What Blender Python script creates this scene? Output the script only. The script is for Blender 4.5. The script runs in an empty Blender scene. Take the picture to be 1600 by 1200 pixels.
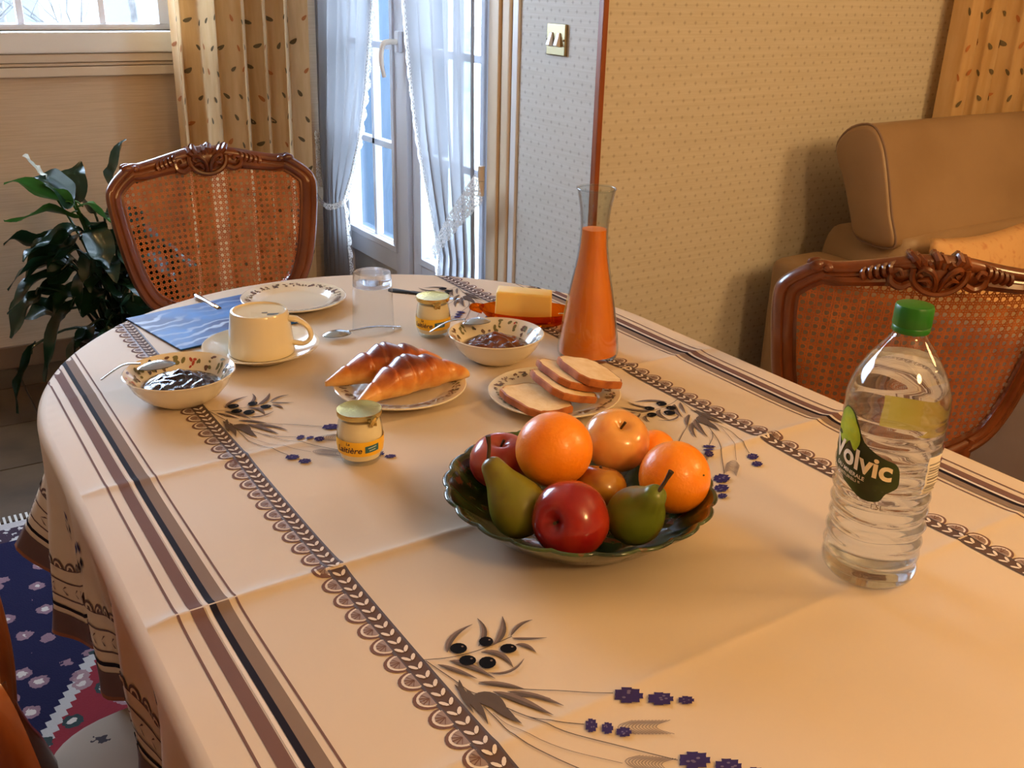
import bpy, bmesh, math, random
import numpy as np
from mathutils import Vector, Matrix

random.seed(7)
PI = math.pi
scene = bpy.context.scene
COL = scene.collection

# ------------------------------------------------------------------ camera
cam_d = bpy.data.cameras.new('camera')
cam_d.sensor_fit = 'HORIZONTAL'; cam_d.sensor_width = 36.0
cam_d.lens = 36.0 * 1549.74 / 1600.0
cam_d.clip_start = 0.02; cam_d.clip_end = 200
cam = bpy.data.objects.new('camera', cam_d); COL.objects.link(cam)
_p, _r, _y = math.radians(22.1765), math.radians(1.5016), math.radians(33.2881)
_fw = Vector((math.sin(_y)*math.cos(_p), math.cos(_y)*math.cos(_p), -math.sin(_p)))
_ri = Vector((math.cos(_y), -math.sin(_y), 0)); _up = _ri.cross(_fw)
_R = math.cos(_r)*_ri + math.sin(_r)*_up; _U = -math.sin(_r)*_ri + math.cos(_r)*_up
m = Matrix((( _R.x, _U.x, -_fw.x, 0), (_R.y, _U.y, -_fw.y, 0), (_R.z, _U.z, -_fw.z, 1.37), (0, 0, 0, 1)))
cam.matrix_world = m
scene.camera = cam

# ------------------------------------------------------------------ world, lights, exposure
world = bpy.data.worlds.new('overcast_sky'); scene.world = world
world.use_nodes = True
bg = world.node_tree.nodes['Background']
bg.inputs[0].default_value = (0.81, 0.89, 1.0, 1)
bg.inputs[1].default_value = 22.0

def portal(name, loc, rot, sx, sy):
    l = bpy.data.lights.new(name, 'AREA'); l.shape = 'RECTANGLE'; l.size = sx; l.size_y = sy
    l.cycles.is_portal = True
    o = bpy.data.objects.new(name, l); COL.objects.link(o); o.location = loc; o.rotation_euler = rot
portal('window_portal', (0.30, 3.90, 1.74), (-PI/2, 0, 0), 1.5, 1.05)
portal('door_portal', (1.66, 3.20, 1.15), (0, PI/2, 0), 2.2, 1.2)

lamp_d = bpy.data.lights.new('floor_lamp_bulb', 'POINT')
lamp_d.energy = 55; lamp_d.color = (1.0, 0.61, 0.25); lamp_d.shadow_soft_size = 0.22
lamp = bpy.data.objects.new('floor_lamp_bulb', lamp_d); COL.objects.link(lamp)
lamp.location = (2.40, -0.25, 1.86)
lamp2_d = bpy.data.lights.new('ceiling_lamp_bulb', 'POINT')
lamp2_d.energy = 52; lamp2_d.color = (1.0, 0.61, 0.25); lamp2_d.shadow_soft_size = 0.16
lamp2 = bpy.data.objects.new('ceiling_lamp_bulb', lamp2_d); COL.objects.link(lamp2)
lamp2.location = (0.90, -1.15, 2.05)

scene.view_settings.view_transform = 'Standard'
scene.view_settings.look = 'None'
scene.view_settings.gamma = 1.0
scene.view_settings.use_curve_mapping = False
scene.view_settings.exposure = 0.3
scene.cycles.use_denoising = True
scene.cycles.max_bounces = 14
scene.cycles.transparent_max_bounces = 24
scene.cycles.transmission_bounces = 14
scene.cycles.sample_clamp_indirect = 6.0
scene.cycles.blur_glossy = 0.6

# ------------------------------------------------------------------ helpers
def lin(c):
    c = c/255.0
    return c/12.92 if c <= 0.04045 else ((c+0.055)/1.055)**2.4
def rgb(c): return (lin(c[0]), lin(c[1]), lin(c[2]), 1.0)

class NT:
    def __init__(s, mat): s.t = mat.node_tree; s.n = s.t.nodes
    def new(s, k, **kw):
        n = s.n.new(k)
        for a, b in kw.items(): setattr(n, a, b)
        return n
    def link(s, a, b): s.t.links.new(a, b)
    def put(s, sock, v):
        if isinstance(v, (int, float, tuple, list)): sock.default_value = v
        else: s.link(v, sock)
    def math(s, op, a, b=0.0, c=None):
        n = s.new('ShaderNodeMath', operation=op); s.put(n.inputs[0], a); s.put(n.inputs[1], b)
        if c is not None: s.put(n.inputs[2], c)
        return n.outputs[0]
    def mix(s, f, a, b):
        n = s.new('ShaderNodeMix', data_type='RGBA'); s.put(n.inputs[0], f); s.put(n.inputs[6], a); s.put(n.inputs[7], b)
        return n.outputs[2]
    def coord(s, k='Object'): return s.new('ShaderNodeTexCoord').outputs[k]
    def mapping(s, v, scale=(1, 1, 1), rot=(0, 0, 0)):
        n = s.new('ShaderNodeMapping'); s.link(v, n.inputs[0]); n.inputs['Scale'].default_value = scale; n.inputs['Rotation'].default_value = rot
        return n.outputs[0]
    def noise(s, v, scale, detail=3.0, rough=0.5, out='Fac'):
        n = s.new('ShaderNodeTexNoise'); s.link(v, n.inputs['Vector']); n.inputs['Scale'].default_value = scale
        n.inputs['Detail'].default_value = detail; n.inputs['Roughness'].default_value = rough
        return n.outputs[out]
    def ramp(s, f, stops):
        n = s.new('ShaderNodeValToRGB'); s.link(f, n.inputs[0]); e = n.color_ramp.elements
        while len(e) < len(stops): e.new(0.5)
        for i, (p, c) in enumerate(stops): e[i].position = p; e[i].color = c
        return n.outputs[0]
    def bump(s, h, strength=0.3, dist=0.002):
        n = s.new('ShaderNodeBump'); s.link(h, n.inputs['Height']); n.inputs['Strength'].default_value = strength; n.inputs['Distance'].default_value = dist
        return n.outputs[0]

MATS = {}
def M(name, col, rough=0.5, metal=0.0, spec=0.5, col2=None, nscale=8.0, stretch=(1, 1, 1), contrast=(0.35, 0.65), bump=None, coat=0.0, sss=0.0, sssr=(0.02, 0.01, 0.005), translucent=0.0, trans=0.0, ior=1.45, alpha=None, sheen=0.0):
    """principled material; optional noise blend to col2 and noise bump (scale, strength, dist)"""
    if name in MATS: return MATS[name]
    mat = bpy.data.materials.new(name); mat.use_nodes = True; MATS[name] = mat
    t = NT(mat); b = t.n['Principled BSDF']
    b.inputs['Base Color'].default_value = rgb(col); b.inputs['Roughness'].default_value = rough
    b.inputs['Metallic'].default_value = metal; b.inputs['Specular IOR Level'].default_value = spec
    b.inputs['Coat Weight'].default_value = coat; b.inputs['Coat Roughness'].default_value = 0.12
    b.inputs['IOR'].default_value = ior; b.inputs['Transmission Weight'].default_value = trans
    b.inputs['Sheen Weight'].default_value = sheen
    if sss: b.inputs['Subsurface Weight'].default_value = sss; b.inputs['Subsurface Radius'].default_value = sssr; b.inputs['Subsurface Scale'].default_value = 1.0
    if col2 is not None or bump:
        v = t.mapping(t.coord(), stretch)
        if col2 is not None:
            n = t.noise(v, nscale, 4.0)
            f = t.ramp(n, [(contrast[0], (0, 0, 0, 1)), (contrast[1], (1, 1, 1, 1))])
            t.link(t.mix(f, rgb(col), rgb(col2)), b.inputs['Base Color'])
        if bump:
            t.link(t.bump(t.noise(v, bump[0], 3.0), bump[1], bump[2]), b.inputs['Normal'])
    if translucent:
        tr = t.new('ShaderNodeBsdfTranslucent'); tr.inputs[0].default_value = rgb(col)
        mx = t.new('ShaderNodeMixShader'); mx.inputs[0].default_value = translucent
        t.link(b.outputs[0], mx.inputs[1]); t.link(tr.outputs[0], mx.inputs[2]); t.link(mx.outputs[0], t.n['Material Output'].inputs[0])
    return mat

def thin_glass(name, tint=(255, 255, 255), refl=1.0, rough=0.02, ior=1.45):
    if name in MATS: return MATS[name]
    mat = bpy.data.materials.new(name); mat.use_nodes = True; MATS[name] = mat
    t = NT(mat); t.n.remove(t.n['Principled BSDF'])
    tr = t.new('ShaderNodeBsdfTransparent'); tr.inputs[0].default_value = rgb(tint)
    gl = t.new('ShaderNodeBsdfGlossy'); gl.inputs['Roughness'].default_value = rough
    lw = t.new('ShaderNodeLayerWeight'); lw.inputs[0].default_value = 0.5   # facing is the same from both sides of the thin wall
    f0 = ((ior-1)/(ior+1))**2
    mx = t.new('ShaderNodeMixShader'); t.link(t.math('MULTIPLY', t.math('MULTIPLY_ADD', t.math('POWER', lw.outputs['Facing'], 4.0), 0.9, f0), refl), mx.inputs[0])
    t.link(tr.outputs[0], mx.inputs[1]); t.link(gl.outputs[0], mx.inputs[2]); t.link(mx.outputs[0], t.n['Material Output'].inputs[0])
    return mat

def refractive(name, tint=(255, 255, 255), ior=1.33, clear=0.4, rough=0.0):
    """solid refracting medium; part of the light passes straight, as through thin walls"""
    if name in MATS: return MATS[name]
    mat = bpy.data.materials.new(name); mat.use_nodes = True; MATS[name] = mat
    t = NT(mat); t.n.remove(t.n['Principled BSDF'])
    tr = t.new('ShaderNodeBsdfTransparent'); tr.inputs[0].default_value = rgb(tint)
    gl = t.new('ShaderNodeBsdfGlass'); gl.inputs['IOR'].default_value = ior; gl.inputs['Color'].default_value = rgb(tint); gl.inputs['Roughness'].default_value = rough
    mx = t.new('ShaderNodeMixShader'); mx.inputs[0].default_value = 1.0-clear
    t.link(tr.outputs[0], mx.inputs[1]); t.link(gl.outputs[0], mx.inputs[2]); t.link(mx.outputs[0], t.n['Material Output'].inputs[0])
    return mat

class MB:
    """collects shapes and links them as ONE mesh object"""
    def __init__(s): s.v = []; s.f = []; s.mi = []
    def add(s, vs, fs, mi=0):
        o = len(s.v); s.v += [tuple(p) for p in vs]; s.f += [tuple(i+o for i in f) for f in fs]; s.mi += [mi]*len(fs)
    def box(s, lo, hi, mi=0):
        x0, y0, z0 = lo; x1, y1, z1 = hi
        s.add([(x0, y0, z0), (x1, y0, z0), (x1, y1, z0), (x0, y1, z0), (x0, y0, z1), (x1, y0, z1), (x1, y1, z1), (x0, y1, z1)],
              [(0, 3, 2, 1), (4, 5, 6, 7), (0, 1, 5, 4), (1, 2, 6, 5), (2, 3, 7, 6), (3, 0, 4, 7)], mi)
    def grid(s, fn, nu, nv, mi=0, cu=False, cv=False):
        vs = [fn(i/(nu if cu else nu), j/(nv if cv else nv)) for i in range(nu if cu else nu+1) for j in range(nv if cv else nv+1)]
        W = nv if cv else nv+1; U = nu if cu else nu+1; fs = []
        for i in range(nu):
            for j in range(nv):
                a = i*W+j; b = ((i+1) % U)*W+j; c = ((i+1) % U)*W+(j+1) % W; d = i*W+(j+1) % W
                fs.append((a, b, c, d))
        s.add(vs, fs, mi)
    def lathe(s, prof, n=48, c=(0, 0, 0), mi=0, sx=1.0, sy=1.0, cap0=True, cap1=True, shape=None):
        vs = []; fs = []
        for (r, z) in prof:
            for k in range(n):
                a = 2*PI*k/n; q = shape(a, r, z) if shape else r
                vs.append((c[0]+q*math.cos(a)*sx, c[1]+q*math.sin(a)*sy, c[2]+z))
        for i in range(len(prof)-1):
            for k in range(n):
                fs.append((i*n+k, i*n+(k+1) % n, (i+1)*n+(k+1) % n, (i+1)*n+k))
        if cap0: fs.append(tuple(range(n-1, -1, -1)))
        if cap1: fs.append(tuple((len(prof)-1)*n+k for k in range(n)))
        s.add(vs, fs, mi)
    def tube(s, pts, rad, n=8, mi=0, flat=1.0, cap=True, closed=False):
        pts = [Vector(p) for p in pts]; N = len(pts)
        if not hasattr(rad, '__len__'): rad = [rad]*N
        up = Vector((0, 0, 1)); vs = []; fs = []; prev = None
        for i, p in enumerate(pts):
            t = (pts[(i+1) % N]-pts[i-1]) if closed else (pts[min(i+1, N-1)]-pts[max(i-1, 0)])
            if t.length < 1e-9: t = Vector((0, 0, 1))
            t.normalize()
            if prev is None:
                a = t.cross(up); 
                if a.length < 1e-3: a = t.cross(Vector((1, 0, 0)))
            else: a = prev - t*prev.dot(t)
            if a.length < 1e-6: a = t.cross(Vector((1, 0, 0)))
            a.normalize(); prev = a; b = t.cross(a)
            for k in range(n):
                w = 2*PI*k/n; vs.append(p + a*(math.cos(w)*rad[i]) + b*(math.sin(w)*rad[i]*flat))
        for i in range(N if closed else N-1):
            for k in range(n):
                j = (i+1) % N
                fs.append((i*n+k, i*n+(k+1) % n, j*n+(k+1) % n, j*n+k))
        if cap and not closed: fs.append(tuple(range(n-1, -1, -1))); fs.append(tuple((N-1)*n+k for k in range(n)))
        s.add(vs, fs, mi)
    def ball(s, c, r, nu=16, nv=10, mi=0, fn=None, mat=None):
        """ellipsoid, r scalar or triple; fn(theta, phi)->radius factor; mat = rotation matrix"""
        if not hasattr(r, '__len__'): r = (r, r, r)
        vs = []; fs = []
        for i in range(nv+1):
            ph = PI*i/nv
            for k in range(nu):
                a = 2*PI*k/nu; q = fn(a, ph) if fn else 1.0
                p = Vector((r[0]*q*math.sin(ph)*math.cos(a), r[1]*q*math.sin(ph)*math.sin(a), r[2]*q*math.cos(ph)))
                if mat is not None: p = mat @ p
                vs.append((p.x+c[0], p.y+c[1], p.z+c[2]))
        for i in range(nv):
            for k in range(nu):
                fs.append((i*nu+k, (i+1)*nu+k, (i+1)*nu+(k+1) % nu, i*nu+(k+1) % nu))
        s.add(vs, fs, mi)
    def build(s, name, mats, parent=None, smooth=True, weld=True, bevel=None, angle=40, subsurf=0, fix=False):
        me = bpy.data.meshes.new(name); me.from_pydata(s.v, [], s.f)
        if not isinstance(mats, (list, tuple)): mats = [mats]
        for q in mats: me.materials.append(q)
        me.polygons.foreach_set('material_index', s.mi)
        if weld or fix:
            bm = bmesh.new(); bm.from_mesh(me)
            if weld: bmesh.ops.remove_doubles(bm, verts=bm.verts, dist=1e-6)
            if fix: bmesh.ops.recalc_face_normals(bm, faces=bm.faces)
            bm.to_mesh(me); bm.free()
        o = bpy.data.objects.new(name, me); COL.objects.link(o)
        if parent is not None: o.parent = parent
        if smooth:
            me.polygons.foreach_set('use_smooth', [True]*len(me.polygons))
            if angle < 180:
                try: me.set_sharp_from_angle(angle=math.radians(angle))
                except Exception: pass
        if bevel:
            b = o.modifiers.new('bevel', 'BEVEL'); b.width = bevel[0]; b.segments = bevel[1]; b.limit_method = 'ANGLE'
        if subsurf:
            b = o.modifiers.new('subsurf', 'SUBSURF'); b.levels = subsurf; b.render_levels = subsurf
        return o

def thing(name, label, cat, loc=(0, 0, 0), rz=0.0, group=None):
    o = bpy.data.objects.new(name, None); COL.objects.link(o); o.empty_display_size = 0.05
    o.location = loc; o.rotation_euler = (0, 0, rz); tag(o, label, cat, group)
    return o
def tag(o, label, cat, group=None):
    o['label'] = label; o['category'] = cat
    if group: o['group'] = group
    return o
def struct(o, label=None, cat=None):
    o['kind'] = 'structure'
    if label: o['label'] = label
    if cat: o['category'] = cat
    return o
def part(o, label): o['label'] = label; return o
def copy_tree(o, parent=None):
    c = o.copy(); COL.objects.link(c); c.parent = parent
    for ch in list(o.children): copy_tree(ch, c)
    return c
def catmull(P, n=8, closed=False):
    P = [Vector(p) for p in P]; N = len(P); out = []
    for i in range(N if closed else N-1):
        a = P[(i-1) % N] if (closed or i > 0) else P[0]*2-P[1]; b = P[i]; c = P[(i+1) % N]
        d = P[(i+2) % N] if (closed or i < N-2) else P[N-1]*2-P[N-2]
        for k in range(n):
            t = k/n; out.append(0.5*((2*b)+(c-a)*t+(2*a-5*b+4*c-d)*t*t+(3*b-a-3*c+d)*t**3))
    if not closed: out.append(P[-1])
    return out
def smooth01(a, b, x):
    t = min(1, max(0, (x-a)/(b-a))); return t*t*(3-2*t)
def text_mesh(body, size, bold=0.0, shear=0.0, align='CENTER'):
    """flat outline text -> (verts, faces) in the xy plane"""
    cu = bpy.data.curves.new('t', 'FONT'); cu.body = body; cu.size = size; cu.align_x = align; cu.offset = bold; cu.shear = shear
    cu.fill_mode = 'FRONT'; cu.resolution_u = 4
    o = bpy.data.objects.new('t', cu); COL.objects.link(o); bpy.context.view_layer.update()
    me = bpy.data.meshes.new_from_object(o.evaluated_get(bpy.context.evaluated_depsgraph_get()))
    vs = [v.co.copy() for v in me.vertices]; fs = [tuple(p.vertices) for p in me.polygons]
    bpy.data.objects.remove(o); bpy.data.curves.remove(cu); bpy.data.meshes.remove(me)
    return vs, fs

# ------------------------------------------------------------------ materials of the room
def wallpaper(name, base, streak, dots):
    mat = bpy.data.materials.new(name); mat.use_nodes = True
    t = NT(mat); b = t.n['Principled BSDF']; b.inputs['Roughness'].default_value = 0.62; b.inputs['Specular IOR Level'].default_value = 0.3
    co = t.coord(); sp = t.new('ShaderNodeSeparateXYZ'); t.link(co, sp.inputs[0])
    u = t.math('ADD', sp.outputs[0], sp.outputs[1]); v = sp.outputs[2]
    st = t.noise(t.mapping(co, (6, 6, 190)), 1.0, 4.0, 0.6)
    c = t.mix(t.ramp(st, [(0.35, (0, 0, 0, 1)), (0.7, (1, 1, 1, 1))]), rgb(base), rgb(streak))
    if dots:
        ds = []
        for off in (0.0, 0.5):
            du = t.math('ABSOLUTE', t.math('SUBTRACT', t.math('FRACT', t.math('ADD', t.math('DIVIDE', u, 0.038), off)), 0.5))
            dv = t.math('ABSOLUTE', t.math('SUBTRACT', t.math('FRACT', t.math('ADD', t.math('DIVIDE', v, 0.044), off)), 0.5))
            ds.append(t.math('ADD', t.math('MULTIPLY', du, 0.038), t.math('MULTIPLY', dv, 0.044)))
        d = t.math('MINIMUM', ds[0], ds[1])
        f = t.ramp(d, [(0.0026, (1, 1, 1, 1)), (0.0050, (0, 0, 0, 1))])
        c = t.mix(t.math('MULTIPLY', f, 0.62), c, rgb(dots))
    t.link(c, b.inputs['Base Color']); t.link(t.bump(st, 0.25, 0.001), b.inputs['Normal'])
    return mat
WP = wallpaper('dotted_wallpaper', (208, 203, 192), (198, 192, 178), (132, 120, 104))
WP2 = wallpaper('grasscloth_wallpaper', (204, 180, 152), (190, 166, 138), None)
WHITE = M('white_paint', (226, 224, 220), 0.35)
CREAM = M('cream_paint', (218, 196, 164), 0.45)
PVC = M('white_pvc', (225, 228, 235), 0.25)
WOODTRIM = M('oak_trim', (150, 78, 34), 0.4, col2=(128, 62, 24), nscale=6, stretch=(8, 8, 1))
GLASS = thin_glass('window_glass', (238, 246, 255), 0.9)
CEIL = M('ceiling_paint', (232, 226, 214), 0.8)

# ------------------------------------------------------------------ room shell
XD, YW, YY = 1.60, 3.85, 2.077      # door wall, window wall, right-hand wall
def wall(name, boxes, mat, label):
    b = MB()
    for lo, hi in boxes: b.box(lo, hi)
    return struct(b.build(name, mat, smooth=False), label)
wall('wall_far', [((-1.7, YW, 0), (1.75, YW+0.22, 1.17)), ((-1.7, YW, 2.27), (1.75, YW+0.22, 2.55)), ((-1.7, YW, 1.17), (-0.45, YW+0.22, 2.27)), ((1.05, YW, 1.17), (1.75, YW+0.22, 2.27))], WP2, 'beige textured wall under the window')
wall('wall_door', [((XD, YY+0.16, 0), (XD+0.16, 2.565, 2.55)), ((XD, 2.565, 2.23), (XD+0.16, 3.84, 2.55))], WP, 'pale dotted wallpaper wall with the light switch')
wall('wall_right', [((XD, YY, 0), (4.6, YY+0.16, 2.55))], WP, 'warm lit dotted wallpaper wall behind the sofa')
wall('wall_left', [((-1.85, -2.4, 0), (-1.7, YW, 2.55))], WP2, 'beige wall left of the table')
wall('wall_back', [((-1.85, -2.55, 0), (4.75, -2.4, 2.55))], WP2, 'beige wall behind the viewer')
wall('wall_end', [((4.6, -2.4, 0), (4.75, 2.3, 2.55))], WP2, 'beige wall at the living room end')
wall('ceiling', [((-1.85, -2.55, 2.55), (1.8, 4.1, 2.65)), ((1.8, -2.55, 2.55), (4.75, 2.3, 2.65))], CEIL, 'white painted ceiling')
b = MB(); b.box((XD-0.004, YY-0.014, 0), (XD+0.012, YY+0.008, 2.55))
struct(b.build('trim_1', WOODTRIM, smooth=False, bevel=(0.003, 2)), 'brown wooden corner strip between the two walls')

# floor with tiles
FLOORM = bpy.data.materials.new('floor_grout'); FLOORM.use_nodes = True
t = NT(FLOORM); bb = t.n['Principled BSDF']; bb.inputs['Roughness'].default_value = 0.45
br = t.new('ShaderNodeTexBrick'); t.link(t.coord(), br.inputs['Vector']); br.offset = 0.0; br.inputs['Scale'].default_value = 1.0
br.inputs['Brick Width'].default_value = 0.33; br.inputs['Row Height'].default_value = 0.33; br.inputs['Mortar Size'].default_value = 0.004
br.inputs['Color1'].default_value = rgb((86, 66, 44)); br.inputs['Color2'].default_value = rgb((70, 54, 36)); br.inputs['Mortar'].default_value = rgb((56, 46, 36))
t.link(br.outputs[0], bb.inputs['Base Color'])
b = MB(); b.box((-1.85, -2.55, -0.1), (4.75, 4.0, 0.0)); floor = struct(b.build('floor', FLOORM, smooth=False), 'brown tiled floor')
TILE = M('floor_tile', (86, 66, 44), 0.5, spec=0.15, col2=(66, 50, 34), nscale=5, bump=(40, 0.1, 0.001))
tm = None
for i in range(7):
    for j in range(7):
        x0, y0 = -0.99+0.33*i, 1.65+0.33*j
        if x0 > 1.3: continue
        hi = min(0.33, YW-0.02-y0)
        if hi < 0.1: continue
        if tm is None or hi < 0.329:
            b = MB(); b.box((0.002, 0.002, 0), (0.328, hi-0.002, 0.004)); o = b.build('tile', TILE, floor, smooth=False, bevel=(0.0015, 1))
            if hi >= 0.329: tm = o
        else:
            o = tm.copy(); COL.objects.link(o)
        o.location = (x0, y0, 0.0)
b = MB(); b.box((-1.7, YW-0.014, 0), (XD, YW, 0.083)); struct(b.build('baseboard_far', M('baseboard_wood', (120, 92, 68), 0.5), smooth=False, bevel=(0.003, 2)), 'low wooden baseboard below the beige wall')
b = MB(); b.box((XD-0.014, YY, 0), (XD, 2.44, 0.083)); struct(b.build('baseboard_door', MATS['baseboard_wood'], smooth=False), 'low baseboard beside the glazed door')
b = MB(); b.box((XD, YY-0.014, 0), (4.6, YY, 0.083)); struct(b.build('baseboard_right', MATS['baseboard_wood'], smooth=False), 'low baseboard behind the sofa')

# window in the far wall
W = struct(thing('window_1', 'white framed window with bare trees outside', 'window', (0.3, YW, 1.17)), 'white framed window with bare trees outside', 'window')
WIN = (-0.45, 1.05)
def wpart(name, boxes, mat, bev=0.003):
    b = MB()
    for lo, hi in boxes: b.box((lo[0]-0.3, lo[1]-YW, lo[2]-1.17), (hi[0]-0.3, hi[1]-YW, hi[2]-1.17))
    return b.build(name, mat, W, smooth=False, bevel=(bev, 2))
wpart('window_frame', [((WIN[0], YW+0.04, 1.17), (WIN[1], YW+0.10, 1.190)), ((WIN[0], YW+0.04, 2.2), (WIN[1], YW+0.10, 2.27)), ((WIN[0], YW+0.04, 1.190), (WIN[0]+0.06, YW+0.10, 2.2)), ((WIN[1]-0.06, YW+0.04, 1.190), (WIN[1], YW+0.10, 2.2))], PVC)
for x in (-0.256, 0.008, 0.272, 0.536, 0.80):
    wpart('muntin', [((x-0.011, YW+0.055, 1.190), (x+0.011, YW+0.085, 2.2))], PVC, 0.002)
wpart('muntin', [((WIN[0]+0.06, YW+0.056, 1.70), (WIN[1]-0.06, YW+0.084, 1.722))], PVC, 0.002)
wpart('pane', [((WIN[0]+0.05, YW+0.068, 1.185), (WIN[1]-0.05, YW+0.072, 2.21))], GLASS, 0.0002)
wpart('window_sill', [((WIN[0]-0.1, YW-0.045, 1.10), (WIN[1]+0.04, YW+0.05, 1.17))], WHITE, 0.006)
wpart('sill_moulding', [((WIN[0]-0.1, YW-0.034, 1.07), (WIN[1]+0.04, YW, 1.098))], M('taupe_paint', (205, 188, 166), 0.45))
wpart('sill_moulding', [((WIN[0]-0.1, YW-0.022, 1.057), (WIN[1]+0.04, YW, 1.068))], MATS['taupe_paint'])
wpart('sill_moulding', [((WIN[0]-0.1, YW-0.028, 1.023), (WIN[1]+0.04, YW, 1.055))], MATS['taupe_paint'])

# glazed double door in the door wall
D = struct(thing('door_1', 'white glazed double door with curtains', 'door', (XD, 3.2, 0)), 'white glazed double door with curtains', 'door')
def dpart(name, boxes, mat, parent=D, bev=0.003):
    b = MB()
    for lo, hi in boxes: b.box((lo[0]-XD, lo[1]-3.2, lo[2]), (hi[0]-XD, hi[1]-3.2, hi[2]))
    return b.build(name, mat, parent, smooth=False, bevel=(bev, 2))
def leaf_door(y0, y1, inner_lo, inner_hi):
    """stiles and rails of one leaf; glass between inner_lo and inner_hi"""
    f = dpart('door_leaf', [((XD+0.03, y0, 0.02), (XD+0.085, inner_lo, 2.2)), ((XD+0.03, inner_hi, 0.02), (XD+0.085, y1, 2.2)),
                            ((XD+0.03, inner_lo, 0.33), (XD+0.085, inner_hi, 0.42)), ((XD+0.03, inner_lo, 2.1), (XD+0.085, inner_hi, 2.2)), ((XD+0.03, inner_lo, 0.02), (XD+0.085, inner_hi, 0.12))], PVC)
    dpart('bottom_panel', [((XD+0.045, inner_lo, 0.12), (XD+0.07, inner_hi, 0.33))], M('panel_paint', (200, 196, 190), 0.4))
    dpart('glazing_bead', [((XD+0.022, inner_lo-0.012, 0.405), (XD+0.05, inner_hi+0.012, 0.43)), ((XD+0.022, inner_lo-0.012, 0.43), (XD+0.05, inner_lo+0.012, 2.1)), ((XD+0.022, inner_hi-0.012, 0.43), (XD+0.05, inner_hi+0.012, 2.1))], PVC)
    mid = (inner_lo+inner_hi)/2
    for z in (0.79, 1.14, 1.49, 1.84): dpart('muntin', [((XD+0.045, inner_lo, z-0.012), (XD+0.075, inner_hi, z+0.012))], PVC, D, 0.002)
    dpart('muntin', [((XD+0.045, mid-0.011, 0.43), (XD+0.075, mid+0.011, 2.1))], PVC, D, 0.002)
    dpart('pane', [((XD+0.058, inner_lo, 0.42), (XD+0.062, inner_hi, 2.11))], GLASS, D, 0.0002)
leaf_door(2.60, 3.165, 2.68, 3.10)
leaf_door(3.235, 3.80, 3.30, 3.72)
dpart('meeting_stile', [((XD+0.012, 3.165, 0.02), (XD+0.085, 3.235, 2.2))], PVC)
dpart('door_frame', [((XD+0.01, 2.565, 0), (XD+0.1, 2.60, 2.25)), ((XD+0.01, 3.80, 0), (XD+0.1, 3.84, 2.25)), ((XD+0.01, 2.565, 2.2), (XD+0.1, 3.84, 2.25))], PVC)
dpart('casing', [((XD-0.022, 2.52, 0), (XD+0.012, 2.575, 2.30))], CREAM)
dpart('casing', [((XD-0.014, 2.474, 0), (XD+0.002, 2.518, 2.30))], CREAM, D, 0.006)
dpart('casing', [((XD-0.008, 2.440, 0), (XD+0.002, 2.470, 2.30))], WHITE, D, 0.003)
dpart('casing', [((XD-0.02, 2.44, 2.25), (XD+0.01, 3.83, 2.32))], CREAM)
for z in (0.80, 1.9):
    b = MB(); b.tube([(-0.03, 2.592-3.2, z-0.045), (-0.03, 2.592-3.2, z-0.001)], 0.010, 10); b.tube([(-0.03, 2.592-3.2, z+0.001), (-0.03, 2.592-3.2, z+0.045)], 0.0105, 10)
    b.build('hinge', CREAM, D)
b = MB(); b.box((-0.006, -0.016, 1.13), (0.012, 0.016, 1.20)); hp = b.build('handle_plate', PVC, D, smooth=False, bevel=(0.005, 3))
b = MB(); b.tube(catmull([(0.0, 0, 1.165), (-0.035, 0, 1.165), (-0.052, 0.004, 1.158), (-0.056, 0.012, 1.13), (-0.054, 0.016, 1.09), (-0.045, 0.015, 1.05)], 5), [0.012]*11+[0.011]*10+[0.009]*5, 10, flat=0.8)
part(b.build('door_handle', M('handle_ivory', (232, 222, 206), 0.25), D), 'ivory lever handle')

# light switch
S = thing('light_switch', 'brass double light switch plate with two white rockers', 'light switch', (XD, 2.259, 1.226))
b = MB(); b.box((-0.008, -0.043, -0.04), (0.001, 0.043, 0.04)); part(b.build('switch_plate', M('brass_plate', (150, 138, 104), 0.35, 0.75), S, smooth=False, bevel=(0.003, 2)), 'dull brass plate')
for yy in (-0.015, 0.019):
    b = MB(); b.add([(-0.008, yy-0.008, -0.018), (-0.008, yy+0.008, -0.018), (-0.008, yy+0.006, 0.018), (-0.008, yy-0.006, 0.018), (-0.022, yy-0.008, -0.014), (-0.022, yy+0.008, -0.014), (-0.011, yy+0.006, 0.018), (-0.011, yy-0.006, 0.018)],
                    [(0, 3, 2, 1), (4, 5, 6, 7), (0, 1, 5, 4), (1, 2, 6, 5), (2, 3, 7, 6), (3, 0, 4, 7)])
    part(b.build('rocker', M('white_plastic', (240, 238, 232), 0.25), S, smooth=False, bevel=(0.001, 1), fix=True), 'white rocker')
for yy in (-0.038, 0.038):
    b = MB(); b.ball((-0.009, yy, 0), 0.0028, 8, 6); b.build('screw', MATS['brass_plate'], S)

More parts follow.
